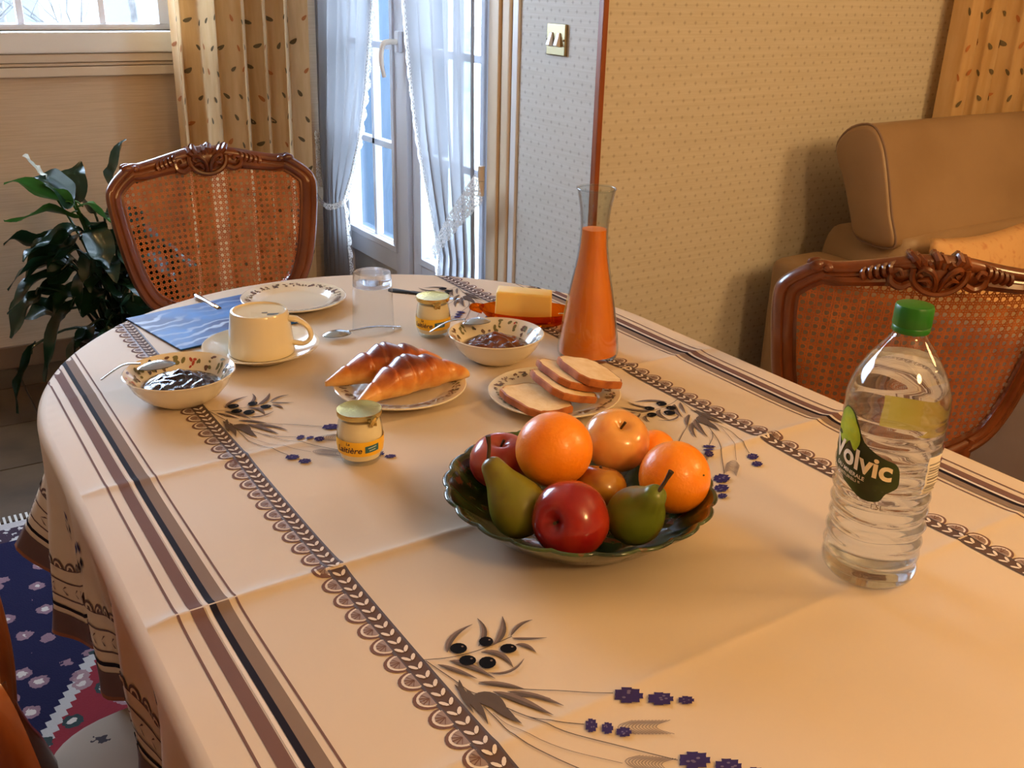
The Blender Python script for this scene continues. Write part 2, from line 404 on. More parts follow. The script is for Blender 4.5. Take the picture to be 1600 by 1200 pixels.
# ------------------------------------------------------------------ outside
b = MB(); b.box((-14, 4.07, -0.25), (1.76, 30, -0.12)); b.box((1.76, 2.24, -0.25), (30, 30, -0.12))
struct(b.build('ground', M('snowy_lawn', (200, 205, 200), 0.9, col2=(150, 160, 140), nscale=1.5), smooth=False), 'pale lawn and terrace outside')
SHUT = M('grey_blue_shutter', (62, 82, 102), 0.6)
sh = thing('shutter', 'grey blue boarded shutter folded open outside the glazed door', 'shutter', (1.705, 3.828, -0.12))
for z in (0.25, 1.95): b = MB(); b.box((0, 0.012, z), (0.44, 0.03, z+0.09)); b.build('shutter_ledge', SHUT, sh, smooth=False)
for k in range(5):
    b = MB(); b.box((0.088*k, -0.014, 0), (0.088*k+0.086, 0.012, 2.3)); b.build('board', SHUT, sh, smooth=False, bevel=(0.003, 1))
BARK = M('bark', (78, 74, 72), 0.9, col2=(56, 54, 54), nscale=20)
def bare_tree(loc, h, seed, label):
    rnd = random.Random(seed); T = thing('bare_tree', label, 'tree', loc, 0, 'bare trees outside the window')
    trunk = MB(); br = MB()
    trunk.tube([(0, 0, 0), (0.03, 0.02, h*0.3), (-0.02, 0.0, h*0.6), (0.03, 0, h)], [0.035, 0.028, 0.02, 0.008], 8)
    def grow(p, d, l, r, lv):
        pts = [p]; q = p.copy(); dd = d.copy()
        for i in range(4):
            dd = (dd+Vector((rnd.uniform(-.25, .25), rnd.uniform(-.25, .25), rnd.uniform(-.05, .22)))).normalized(); q = q+dd*(l/4); pts.append(q.copy())
        br.tube(pts, [r, r*.85, r*.7, r*.5, r*.3], 5)
        if lv > 0:
            for k in range(4):
                grow(pts[1+k % 4], (dd+Vector((rnd.uniform(-1, 1), rnd.uniform(-1, 1), rnd.uniform(-.3, .7)))).normalized(), l*.6, r*.5, lv-1)
    for k in range(9):
        z = h*(0.12+0.09*k); a = rnd.uniform(0, 6.28)
        grow(Vector((0, 0, z)), Vector((math.cos(a), math.sin(a), 0.5)).normalized(), h*0.3, 0.014, 2)
    trunk.build('trunk', BARK, T); br.build('branches', BARK, T)
    return T
bare_tree((0.55, 8.2, -0.12), 3.6, 3, 'bare grey tree seen through the middle window panes')
bare_tree((1.75, 7.6, -0.12), 3.4, 5, 'slim bare tree seen through the window pane beside the curtain')
bare_tree((1.15, 9.6, -0.12), 4.0, 9, 'bare tree farther back behind the window muntin')
def shrub(loc, r, seed, label, n=900, col=(40, 54, 28)):
    rnd = random.Random(seed); T = thing('garden_shrub', label, 'shrub', loc, 0, 'evergreen shrubs outside')
    f = MB()
    for k in range(n):
        a = rnd.uniform(0, 6.28); ph = math.acos(rnd.uniform(-0.6, 1)); q = r*(0.55+0.45*rnd.random())
        p = Vector((q*math.sin(ph)*math.cos(a), q*math.sin(ph)*math.sin(a), r*0.9+q*1.1*math.cos(ph)))
        d = Vector((rnd.uniform(-1, 1), rnd.uniform(-1, 1), rnd.uniform(-.2, 1))).normalized(); w = d.cross(Vector((rnd.random(), rnd.random(), rnd.random()))).normalized()*0.022
        f.add([p, p+d*.05+w, p+d*.13, p+d*.05-w], [(0, 1, 2, 3)])
    o = f.build('foliage', M('evergreen_leaf_%d' % seed, col, 0.6), T, smooth=False); o['kind'] = 'stuff'
    s = MB()
    for k in range(5): s.tube([(0, 0, 0), (0.2*r*math.cos(k), 0.2*r*math.sin(k), r), (0.6*r*math.cos(k*1.3), 0.6*r*math.sin(k*1.3), 1.6*r)], [0.03, 0.02, 0.01], 6)
    s.build('stems', BARK, T)
shrub((0.12, 5.6, -0.12), 0.62, 2, 'green leafy shrub at the left edge of the window', 1500, (64, 80, 44))
shrub((7.6, 8.6, -0.12), 0.5, 4, 'dark shrub beyond the glazed door', 700)
hs = thing('neighbour_house', 'pale house with grey blue roof far behind the window', 'house', (2.6, 19.0, -0.12))
b = MB(); b.box((-2.6, 0, 0), (2.6, 4, 1.35)); b.build('walls', M('house_render', (120, 116, 110), 0.9), hs, smooth=False)
b = MB(); b.add([(-2.9, -0.3, 1.3), (2.9, -0.3, 1.3), (2.9, 4.3, 1.3), (-2.9, 4.3, 1.3), (-2.9, 2, 2.7), (2.9, 2, 2.7)], [(0, 1, 5, 4), (2, 3, 4, 5), (1, 2, 5), (3, 0, 4), (0, 3, 2, 1)]); b.build('roof', M('slate', (48, 62, 80), 0.7), hs, smooth=False)
for x in (-1.7, -0.2, 1.3):
    b = MB(); b.box((x, -0.03, 0.4), (x+0.5, 0.02, 1.05)); b.build('house_window', M('dark_pane', (70, 82, 100), 0.2), hs, smooth=False)

# ------------------------------------------------------------------ rug
RX0, RX1, RY0, RY1 = -0.75, 2.0, -1.2, 2.62
RUG = bpy.data.materials.new('persian_rug'); RUG.use_nodes = True
t = NT(RUG); bb = t.n['Principled BSDF']; bb.inputs['Roughness'].default_value = 0.95; bb.inputs['Specular IOR Level'].default_value = 0.1
co = t.coord(); sp = t.new('ShaderNodeSeparateXYZ'); t.link(co, sp.inputs[0])
dx = t.math('MINIMUM', t.math('SUBTRACT', sp.outputs[0], RX0), t.math('SUBTRACT', RX1, sp.outputs[0]))
dy = t.math('MINIMUM', t.math('SUBTRACT', sp.outputs[1], RY0), t.math('SUBTRACT', RY1, sp.outputs[1]))
zig = t.math('MULTIPLY', t.math('PINGPONG', t.math('ADD', sp.outputs[0], sp.outputs[1]), 0.015), 0.8)
# red medallion inside a navy field: diamond distance from the centre
cd = t.math('ADD', t.math('ABSOLUTE', t.math('SUBTRACT', sp.outputs[0], 0.62)), t.math('MULTIPLY', t.math('ABSOLUTE', t.math('SUBTRACT', sp.outputs[1], 0.70)), 0.60))
cd = t.math('ADD', cd, zig)
bd = t.math('MINIMUM', dx, dy)
red, navy, ivory, teal = rgb((132, 44, 52)), rgb((30, 28, 58)), rgb((176, 172, 168)), rgb((52, 66, 66))
isnavy = t.math('GREATER_THAN', cd, 1.16)
base = t.mix(isnavy, red, navy)
zz = t.math('MULTIPLY', t.math('GREATER_THAN', cd, 1.135), t.math('LESS_THAN', cd, 1.165))
base = t.mix(zz, base, ivory)
vo = t.new('ShaderNodeTexVoronoi'); t.link(co, vo.inputs['Vector']); vo.inputs['Scale'].default_value = 15.0; vo.inputs['Randomness'].default_value = 0.75
sepc = t.new('ShaderNodeSeparateColor'); t.link(vo.outputs['Color'], sepc.inputs[0])
dn = t.math('ADD', vo.outputs['Distance'], t.math('MULTIPLY', t.noise(co, 90.0, 2.0), 0.25))
petal = t.math('LESS_THAN', dn, 0.42); eye = t.math('LESS_THAN', dn, 0.27)
fc = t.mix(t.math('GREATER_THAN', sepc.outputs[0], 0.55), teal, rgb((150, 120, 122)))
base = t.mix(petal, base, t.mix(isnavy, fc, rgb((134, 104, 112))))
base = t.mix(eye, base, rgb((196, 186, 176)))
outer = t.math('LESS_THAN', bd, 0.10)
bcol = t.mix(t.math('GREATER_THAN', t.noise(co, 60.0, 2.0), 0.55), rgb((62, 48, 60)), rgb((186, 180, 176)))
base = t.mix(outer, base, bcol)
base = t.mix(t.math('LESS_THAN', bd, 0.03), base, rgb((178, 170, 166)))
t.link(base, bb.inputs['Base Color']); t.link(t.bump(t.noise(co, 300.0, 2.0), 0.5, 0.003), bb.inputs['Normal'])
b = MB(); b.box((RX0, RY0, 0.0), (RX1, RY1, 0.011)); rug = b.build('persian_rug', RUG, smooth=False)
tag(rug, 'patterned wool rug in navy, red and white under the table', 'rug')
b = MB()
for k in range(200):
    x = RX0+0.01+(RX1-RX0-0.02)*k/199
    b.box((x-0.003, RY1, 0.0), (x+0.003, RY1+0.05, 0.006))
fr = b.build('fringe', M('fringe_cotton', (200, 195, 186), 0.9), rug, smooth=False); fr['kind'] = 'stuff'

# ------------------------------------------------------------------ table and cloth
XC, HA = 0.7025, 0.549
YF, BF, YN, BN = 1.426, 0.590, 0.10, 0.50
TZ = 0.75
tb = thing('dining_table', 'oval wooden dining table hidden under the printed cloth', 'table', (XC, 0.76, 0))
TW = M('walnut_wood', (110, 52, 22), 0.3, col2=(78, 34, 14), nscale=5, stretch=(1, 12, 1), coat=0.3)
def outline_pts(n=40, da=0.0):
    pts = []
    for k in range(n+1): a = -PI/2+PI/2*k/n; pts.append((XC+(HA-da)*math.cos(a), YN+(BN-da)*math.sin(a)))
    for k in range(2*n+1): a = PI*k/(2*n); pts.append((XC+(HA-da)*math.cos(a), YF+(BF-da)*math.sin(a)))
    for k in range(n): a = PI+PI/2*k/n; pts.append((XC+(HA-da)*math.cos(a), YN+(BN-da)*math.sin(a)))
    return pts
b = MB(); pts = outline_pts(24, 0.004); n = len(pts)
b.add([(x-XC, y-0.76, 0.72) for x, y in pts]+[(x-XC, y-0.76, 0.746) for x, y in pts], [tuple(range(n-1, -1, -1)), tuple(range(n, 2*n))]+[(k, (k+1) % n, n+(k+1) % n, n+k) for k in range(n)])
b.build('tabletop', TW, tb, smooth=False)
for sx, sy in ((-0.38, -0.62), (0.38, -0.62), (-0.38, 0.7), (0.38, 0.7)):
    b = MB(); b.tube(catmull([(sx, sy, 0.72), (sx*1.08, sy*1.03, 0.55), (sx*0.97, sy*0.98, 0.25), (sx*1.04, sy*1.02, 0.03), (sx*1.06, sy*1.04, 0.011)], 6), [0.045]*6+[0.04]*6+[0.026]*6+[0.03]*7, 10); b.build('leg', TW, tb)
b = MB(); b.box((-0.42, -0.7, 0.64), (0.42, -0.66, 0.72)); b.box((-0.42, 0.76, 0.64), (0.42, 0.80, 0.72)); b.box((-0.42, -0.66, 0.64), (-0.38, 0.76, 0.72)); b.box((0.38, -0.66, 0.64), (0.42, 0.76, 0.72)); b.build('apron', TW, tb, smooth=False)

CREASES = [(0.905, 0.0046), (1.229, 0.0030), (0.575, 0.0022), (1.56, 0.0012), (0.25, 0.002)]
PRESSED = [(0.657, 0.847, 0.125), (0.854, 1.178, 0.10), (0.656, 1.324, 0.10), (1.034, 1.526, 0.10), (0.522, 1.590, 0.08), (0.837, 1.548, 0.05), (0.748, 1.618, 0.06)]
def ctop(x, y):
    z = TZ
    flat = 1.0                                    # the creases lie pressed down under the dishes
    for dx_, dy_, r_ in PRESSED: flat *= 1-math.exp(-(math.hypot(x-dx_, y-dy_)/r_)**6)
    for cy, h in CREASES:
        d = abs(y-cy-0.01*(x-XC)); z += flat*(h*math.exp(-(d/0.009)**1.3) + 0.0012*math.exp(-(d/0.05)**2)*(h/0.003))
    z += 0.0007*math.sin(x*21+y*5)*math.sin(y*13-x*4)
    return z
# dense outline
OUT = []
def _outline():
    def ell(a, cy, bb_, seg):
        p = (XC+HA*math.cos(a), cy+bb_*math.sin(a)); nn = Vector((math.cos(a)/HA, math.sin(a)/bb_)).normalized(); return (p, (nn.x, nn.y), a)
    for k in range(160): OUT.append(ell(-PI/2+PI/2*k/160, YN, BN, 0))
    for k in range(190): y = YN+(YF-YN)*k/190; OUT.append(((XC+HA, y), (1, 0), 0.0))
    for k in range(360): OUT.append(ell(PI*k/360, YF, BF, 1))
    for k in range(190): y = YF-(YF-YN)*k/190; OUT.append(((XC-HA, y), (-1, 0), PI))
    for k in range(160): OUT.append(ell(PI+PI/2*k/160, YN, BN, 0))
_outline()
NO = len(OUT); OXY = np.array([o[0] for o in OUT]); ONR = np.array([o[1] for o in OUT])
SARC = np.concatenate([[0], np.cumsum(np.linalg.norm(np.diff(OXY, axis=0), axis=1))])
iL = 160+190+360   # index where the left straight side begins (far end), running towards the viewer
SL = SARC[iL]
DROPK = [(-9, 0.25), (SARC[160]-SL, 0.25), (SARC[160+190]-SL, 0.25), (SARC[160+190+90]-SL, 0.34), (SARC[160+190+180]-SL, 0.25), (-0.66, 0.30), (-0.40, 0.44), (-0.22, 0.44), (-0.06, 0.40), (0.10, 0.335), (0.20, 0.315), (0.30, 0.285), (1.326, 0.28), (9, 0.28)]
BULGEK = [(-9, 0.02), (-0.85, 0.02), (-0.72, 0.06), (-0.62, 0.0), (-0.50, 0.02), (-0.42, 0.03), (-0.372, 0.170), (-0.30, 0.06), (-0.175, -0.10), (-0.130, 0.030), (0.0, -0.03), (0.145, -0.10), (0.190, 0.002), (0.28, -0.03), (0.38, -0.08), (0.42, 0.0), (0.50, -0.03), (0.58, -0.045), (0.62, 0.01), (0.74, -0.03), (0.86, 0.01), (1.0, -0.02), (1.15, 0.03), (1.3, 0.01), (9, 0.02)]
def interp(K, s):
    for i in range(len(K)-1):
        if K[i][0] <= s <= K[i+1][0]:
            t_ = (s-K[i][0])/max(1e-9, K[i+1][0]-K[i][0]); t_ = t_*t_*(3-2*t_); return K[i][1]*(1-t_)+K[i+1][1]*t_
    return K[-1][1]
DROP = np.array([interp(DROPK, s-SL) for s in SARC]); BULGE = np.array([interp(BULGEK, s-SL) for s in SARC])
RE = 0.014
def skirt(i, t_, off=0.0):
    """cloth beyond the table edge: outline index i (float), distance t_ along the cloth"""
    i0 = int(i) % NO; i1 = (i0+1) % NO; w = i-int(i)
    px = OXY[i0]*(1-w)+OXY[i1]*w; nr = ONR[i0]*(1-w)+ONR[i1]*w; nr = nr/np.linalg.norm(nr)
    dr = DROP[i0]*(1-w)+DROP[i1]*w; bl = BULGE[i0]*(1-w)+BULGE[i1]*w
    arc = RE*PI/2
    if t_ < arc:
        a = t_/RE; o_ = RE*math.sin(a); z = -RE*(1-math.cos(a))
        nz, no = math.cos(a), math.sin(a)
    else:
        q = (t_-arc)/max(0.01, dr-arc); k = math.sqrt(max(0.2, 1-(bl/dr)**2))
        g = q**1.25 if bl > 0 else (q**0.8)*(1-0.15*q)
        o_ = RE+bl*g; z = -RE-(t_-arc)*k
        o_ += 0.004*math.sin(SARC[i0]*55+q*5)*q + 0.003*math.sin(SARC[i0]*23-q*9)*q
        nz, no = 0.0, 1.0
    o_ += off*no
    return Vector((px[0]+nr[0]*o_, px[1]+nr[1]*o_, TZ+z+off*nz))
def inside(x, y):
    if y > YF: return ((x-XC)/HA)**2+((y-YF)/BF)**2 <= 1
    if y < YN: return ((x-XC)/HA)**2+((y-YN)/BN)**2 <= 1
    return abs(x-XC) <= HA
def cl(x, y, off=0.0007):
    if inside(x, y): return Vector((x, y, ctop(x, y)+off))
    d = np.hypot(OXY[:, 0]-x, OXY[:, 1]-y); i = int(np.argmin(d))
    return skirt(i, float(d[i]), off)
CLOTH = M('cotton_cloth', (228, 208, 182), 0.6, spec=0.25, col2=(222, 203, 178), nscale=3, bump=(14, 0.12, 0.004), translucent=0.12)
CL = thing('tablecloth', 'cream cotton tablecloth printed with olive and lavender sprigs', 'tablecloth', (0, 0, 0))
CL.location = (XC, 0.76, TZ)
CLO = Vector((XC, 0.76, TZ))
class MBo(MB):
    """MB whose points are given in world space, stored relative to the cloth"""
    def add(s, vs, fs, mi=0): MB.add(s, [Vector(v)-CLO for v in vs], fs, mi)
b = MBo()
ys = []
for k in range(1, 31): ys.append(YN-BN*math.cos(PI/2*k/30))
y = YN
while y < YF: 
    near = min(abs(y-c[0]) for c in CREASES); y += 0.0035 if near < 0.03 else 0.012; ys.append(min(y, YF))
for k in range(1, 60):
    ys.append(YF+BF*math.sin(PI/2*k/60))
NCOL = 44; vs = []; fs = []
for y in ys:
    if y > YF: hw = HA*math.sqrt(max(0, 1-((y-YF)/BF)**2))
    elif y < YN: hw = HA*math.sqrt(max(0, 1-((y-YN)/BN)**2))
    else: hw = HA
    for k in range(NCOL+1): x = XC-hw+2*hw*k/NCOL; vs.append((x, y, ctop(x, y) if 0 < k < NCOL else TZ))
for i in range(len(ys)-1):
    for k in range(NCOL): a = i*(NCOL+1)+k; fs.append((a, a+1, a+NCOL+2, a+NCOL+1))
i0 = len(vs); vs.append((XC, YF+BF, TZ)); r0 = (len(ys)-1)*(NCOL+1)
for k in range(NCOL): fs.append((r0+k, r0+k+1, i0))
i0 = len(vs); vs.append((XC, YN-BN, TZ))
for k in range(NCOL): fs.append((k+1, k, i0))
b.add(vs, fs)
idx = list(range(0, NO, 2)); vs = []; fs = []; NT_ = 22
for i in idx:
    for j in range(NT_+1):
        q = j/NT_; arc = RE*PI/2
        tt = arc*(j/4) if j <= 4 else arc+(DROP[i]-arc)*((j-4)/(NT_-4))
        vs.append(skirt(i, tt))
for a in range(len(idx)):
    for j in range(NT_): c = (a+1) % len(idx); fs.append((a*(NT_+1)+j, a*(NT_+1)+j+1, c*(NT_+1)+j+1, c*(NT_+1)+j))
b.add(vs, fs)
b.build('cloth', CLOTH, CL, angle=180)

P_BROWN = M('print_brown', (118, 88, 80), 0.8, spec=0.12); P_DARK = M('print_dark', (34, 28, 36), 0.8, spec=0.1); P_GREY = M('print_taupe', (134, 114, 100), 0.8, spec=0.12)
P_WHITE = M('print_white', (226, 214, 204), 0.8, spec=0.12); P_BAND = M('print_band', (98, 78, 72), 0.8, spec=0.12); P_LEAF = M('print_leaf', (126, 108, 100), 0.8, spec=0.12)
P_LEAF2 = M('print_leaf_dark', (94, 82, 76), 0.8, spec=0.12); P_LAV = M('print_lavender', (58, 48, 100), 0.8, spec=0.1); P_LAV2 = M('print_lavender_light', (112, 102, 136), 0.8, spec=0.12); P_OLIVE = M('print_olive', (18, 16, 18), 0.8, spec=0.08)
def strip(b, d0, d1, y0, y1, mi, off=0.0006, step=0.012, side=(-1, 1)):
    for sg in side:
        n = int((y1-y0)/step); vs = []
        for k in range(n+1):
            y = y0+(y1-y0)*k/n
            for d in (d0, d1): vs.append(cl(XC+sg*d, y, off))
        b.add(vs, [(2*k, 2*k+1, 2*k+3, 2*k+2) for k in range(n)], mi)
b = MBo()
YB, YT = -0.25, 2.05
for d0, d1, mi in ((0.4545, 0.4568, 0), (0.4636, 0.4772, 1), (0.4772, 0.4842, 2), (0.4850, 0.4890, 3), (0.4905, 0.5042, 0), (0.5157, 0.5184, 0)):
    strip(b, d0, d1, YB, YT, mi, step=0.006)
b.build('printed_stripes', [P_BROWN, P_GREY, P_DARK, P_WHITE], CL, angle=180, weld=False)
# scalloped band with leaf chain
b = MBo()
strip(b, 0.331, 0.352, YB, YT, 0, step=0.01); strip(b, 0.3305, 0.3335, YB, YT, 1, 0.0008, 0.01); strip(b, 0.3495, 0.3525, YB, YT, 1, 0.0008, 0.01)
def fan(b, pts2, off, mi):
    c = (sum(p[0] for p in pts2)/len(pts2), sum(p[1] for p in pts2)/len(pts2)); n = len(pts2)
    b.add([cl(c[0], c[1], off)]+[cl(p[0], p[1], off) for p in pts2], [(0, 1+k, 1+(k+1) % n) for k in range(n)], mi)
PIT = 0.0305
for sg in (-1, 1):
    k = 0
    while True:
        yc = 0.20+PIT*k; k += 1
        if yc > 2.0: break
        for rr, ry, mi, off in ((0.0185, 0.0150, 2, 0.0006), (0.0150, 0.0122, 3, 0.0008), (0.0122, 0.0100, 4, 0.0010)):
            fan(b, [(XC+sg*(0.351+rr*math.sin(PI*q/10)), yc-ry*math.cos(PI*q/10)) for q in range(11)], off, mi)
        for q in (-2, -1, 0, 1, 2):
            a = q*0.55; dx_, dy_ = 0.0105*math.cos(a), 0.0085*math.sin(a)
            fan(b, [(XC+sg*0.353, yc-0.0005), (XC+sg*(0.353+dx_), yc+dy_-0.0007), (XC+sg*(0.353+dx_), yc+dy_+0.0007), (XC+sg*0.353, yc+0.0005)], 0.0012, 5)
        for h in (0, 1):
            y0 = yc+h*PIT/2
            for s2 in (-1, 1):
                ca = (XC+sg*(0.3415+s2*0.0038), y0+0.002)
                L_, w_, an = 0.0056, 0.0021, PI/2-s2*0.62
                ex = Vector((math.cos(an)*sg, math.sin(an))); ey = Vector((-ex.y, ex.x))
                fan(b, [(ca[0]+ex.x*L_*math.cos(u)+ey.x*w_*math.sin(u), ca[1]+ex.y*L_*math.cos(u)+ey.y*w_*math.sin(u)) for u in [2*PI*v/8 for v in range(8)]], 0.0011, 6)
b.build('printed_scallops', [P_BAND, M('print_band_edge', (84, 70, 68), 0.6), P_BROWN, P_WHITE, M('print_scallop_fill', (150, 128, 120), 0.6), P_BROWN, P_WHITE], CL, angle=180, weld=False)
# sprigs
SPRIG_LEAVES= [((0.0249, -0.0019), (0.0425, 0.017), (0.0695, 0.0244), 0.0032, 0), ((0.0564, -0.0096), (0.0738, 0.0076), (0.0791, 0.0307), 0.0027, 0), ((0.0708, -0.016), (0.0897, -0.0019), (0.1033, 0.0198), 0.0036, 0), ((0.0927, -0.013), (0.11, -0.0022), (0.1271, -0.0013), 0.0022, 0), ((0.0923, -0.016), (0.1042, -0.0245), (0.1229, -0.0338), 0.0018, 0), ((0.0895, -0.0271), (0.0977, -0.0343), (0.1, -0.0481), 0.0027, 0), ((0.0535, -0.019), (0.0679, -0.032), (0.0681, -0.0558), 0.0036, 0), ((0.0434, -0.0493), (0.0622, -0.0586), (0.0846, -0.0498), 0.0016, 0), ((0.0206, -0.0145), (0.033, -0.0305), (0.0446, -0.0604), 0.004, 0), ((0.0079, -0.0133), (0.0194, -0.0308), (0.0299, -0.0516), 0.0026, 1), ((0.0282, -0.0567), (0.0459, -0.0713), (0.0597, -0.0876), 0.0029, 1), ((0.0367, -0.0817), (0.057, -0.0959), (0.073, -0.1121), 0.0029, 1), ((0.0443, -0.0823), (0.0637, -0.1019), (0.0773, -0.1273), 0.0029, 1), ((0.0327, -0.0754), (0.0486, -0.1005), (0.0612, -0.1337), 0.0044, 1), ((0.012, -0.0707), (0.024, -0.0895), (0.0308, -0.1197), 0.0062, 2), ((0.0132, -0.0597), (0.0109, -0.0855), (0.0053, -0.1116), 0.0029, 2), ((0.0143, -0.0442), (0.0062, -0.0673), (0.0022, -0.0915), 0.0027, 2), ((0.0204, -0.0911), (0.0267, -0.11), (0.0311, -0.1272), 0.0033, 2), ((0.007, -0.0479), (0.0086, -0.0764), (0.0067, -0.1052), 0.0029, 2), ((0.0147, -0.0704), (0.0292, -0.0811), (0.0302, -0.1046), 0.004, 2)]
SPRIG_STEMS= [[(-0.0007, 0.0004), (0.0233, -0.0097), (0.0504, -0.0149), (0.0729, -0.0149), (0.0938, -0.0137)], [(0.0008, -0.0018), (0.0104, -0.0419), (0.0154, -0.0649), (0.0292, -0.0811)], [(0.0273, -0.0581), (0.0597, -0.0876), (0.0892, -0.1086), (0.1265, -0.1377)], [(0.0298, -0.0968), (0.0408, -0.1203), (0.055, -0.138), (0.0792, -0.1562)], [(0.0339, -0.1068), (0.0408, -0.1203), (0.059, -0.1548), (0.0918, -0.1955), (0.1227, -0.2327)], [(0.0147, -0.0877), (0.0157, -0.107), (0.0173, -0.1366), (0.0312, -0.1723), (0.0478, -0.2052)], [(0.0172, -0.1005), (0.022, -0.1253), (0.0451, -0.1706), (0.0792, -0.2113)]]
SPRIG_OLIVES= [((0.0374, -0.0027), (0.0074, -0.0044), (0.0042, 0.0074)), ((0.0664, -0.0079), (0.0063, -0.0037), (0.0041, 0.0067)), ((0.0797, -0.0289), (0.0072, -0.0043), (0.004, 0.0062)), ((0.0357, -0.0236), (0.0072, -0.0043), (0.0039, 0.0068)), ((0.0505, -0.0367), (0.0073, -0.0044), (0.0048, 0.0079))]
SPRIG_FLOWERS= [((0.138, -0.1466), (0.0126, -0.0076), (0.0069, 0.0085)), ((0.1616, -0.1647), (0.0112, -0.0067), (0.0062, 0.0073)), ((0.1812, -0.1784), (0.0069, -0.0042), (0.0041, 0.0045)), ((0.0838, -0.1608), (0.005, -0.003), (0.0056, 0.0075)), ((0.0943, -0.1708), (0.0048, -0.0029), (0.005, 0.0064)), ((0.104, -0.182), (0.0064, -0.0039), (0.0042, 0.0053)), ((0.1351, -0.2403), (0.0125, -0.0076), (0.0075, 0.0082)), ((0.1551, -0.2606), (0.0106, -0.0065), (0.0068, 0.007)), ((0.1695, -0.2775), (0.007, -0.0043), (0.0045, 0.0044)), ((0.0507, -0.2149), (0.0086, -0.0052), (0.0049, 0.0065)), ((0.0612, -0.2338), (0.0077, -0.0046), (0.0047, 0.0059))]
SPRIG_WHEAT= [((0.1032, -0.1744), (0.1469, -0.199)), ((0.0824, -0.2106), (0.118, -0.2381))]

def sprig(b, sg, y0):
    def T(p): return (XC+sg*(0.331-p[0]), y0+p[1])
    def stroke(pts, w, mi, off):
        pts = catmull([Vector((p[0], p[1], 0)) for p in pts], 5); vs = []
        for i, p in enumerate(pts):
            d = (pts[min(i+1, len(pts)-1)]-pts[max(i-1, 0)]).normalized(); nrm = Vector((-d.y, d.x, 0))*w
            vs += [cl(*T((p+nrm)[:2]), off), cl(*T((p-nrm)[:2]), off)]
        b.add(vs, [(2*i, 2*i+1, 2*i+3, 2*i+2) for i in range(len(pts)-1)], mi)
    def leaf(bs, ct, tp, hw, mi, off):
        A, C_, E = (Vector(bs), Vector(ct), Vector(tp)); vs = []; n = 8; Cc = C_*2-(A+E)*0.5
        for i in range(n+1):
            u = i/n; p = A*(1-u)**2+Cc*2*u*(1-u)+E*u*u; d = ((Cc-A)*(1-u)+(E-Cc)*u).normalized(); nr = Vector((-d.y, d.x)); w = hw*math.sin(PI*min(1, u**0.8))+0.0002
            vs += [cl(*T(p+nr*w), off), cl(*T(p), off), cl(*T(p-nr*w), off)]
        b.add(vs, [(3*i, 3*i+1, 3*i+4, 3*i+3) for i in range(n)], mi); b.add(vs, [(3*i+1, 3*i+2, 3*i+5, 3*i+4) for i in range(n)], mi+1 if mi == 0 else mi)
    for k, st in enumerate(SPRIG_STEMS): stroke(st, 0.0005 if k != 6 else 0.0003, 1 if k < 6 else 0, 0.0013)
    for i, (bs, ct, tp, hw, kind) in enumerate(SPRIG_LEAVES): leaf(bs, ct, tp, hw, 0 if kind < 2 else 1, 0.0014+0.00002*i)
    def blob(c, a, e, f, n, mi, off, jag=0.0):
        pts = []
        for k in range(n):
            w = 2*PI*k/n; q = f*(1+(jag if k % 2 else -jag)); pts.append(T((c[0]+a[0]*q*math.cos(w)+e[0]*q*math.sin(w), c[1]+a[1]*q*math.cos(w)+e[1]*q*math.sin(w))))
        fan(b, pts, off, mi)
    for c, a, e in SPRIG_OLIVES:
        blob(c, a, e, 1.0, 14, 2, 0.002); blob((c[0]+a[0]*.45+e[0]*.3, c[1]+a[1]*.45+e[1]*.3), a, e, 0.16, 6, 0, 0.0022)
    rnd = random.Random(5)
    for c, a, e in SPRIG_FLOWERS:
        for k in range(7):
            w = 2*PI*k/7; cc = (c[0]+a[0]*.6*math.cos(w)+e[0]*.6*math.sin(w), c[1]+a[1]*.6*math.cos(w)+e[1]*.6*math.sin(w)); blob(cc, a, e, 0.40, 8, 3, 0.0016+0.00001*k, 0.22)
        blob(c, a, e, 0.55, 10, 3, 0.0018)
        for k in range(4): blob((c[0]+a[0]*rnd.uniform(-.5, .5), c[1]+e[1]*rnd.uniform(-.5, .5)), a, e, 0.13, 6, 4, 0.002)
    for (x0, y0_), (x1, y1_) in SPRIG_WHEAT:
        A = Vector((x0, y0_)); E = Vector((x1, y1_)); d = (E-A); nr = Vector((-d.y, d.x)).normalized()
        for k in range(12):
            p = A+d*(k/16)
            for s2 in (-1, 1): stroke([tuple(p), tuple(p+d*.07+nr*s2*.004), tuple(p+d*.3+nr*s2*.009)], 0.00032, 0, 0.0013)
b = MBo()
for sg, y0 in ((-1, 0.71), (-1, 1.405), (1, 1.085), (1, 1.80), (1, 0.39), (-1, 0.02)): sprig(b, sg, y0)
b.build('printed_sprigs', [P_LEAF, P_LEAF2, P_OLIVE, P_LAV, P_LAV2], CL, angle=180, weld=False)
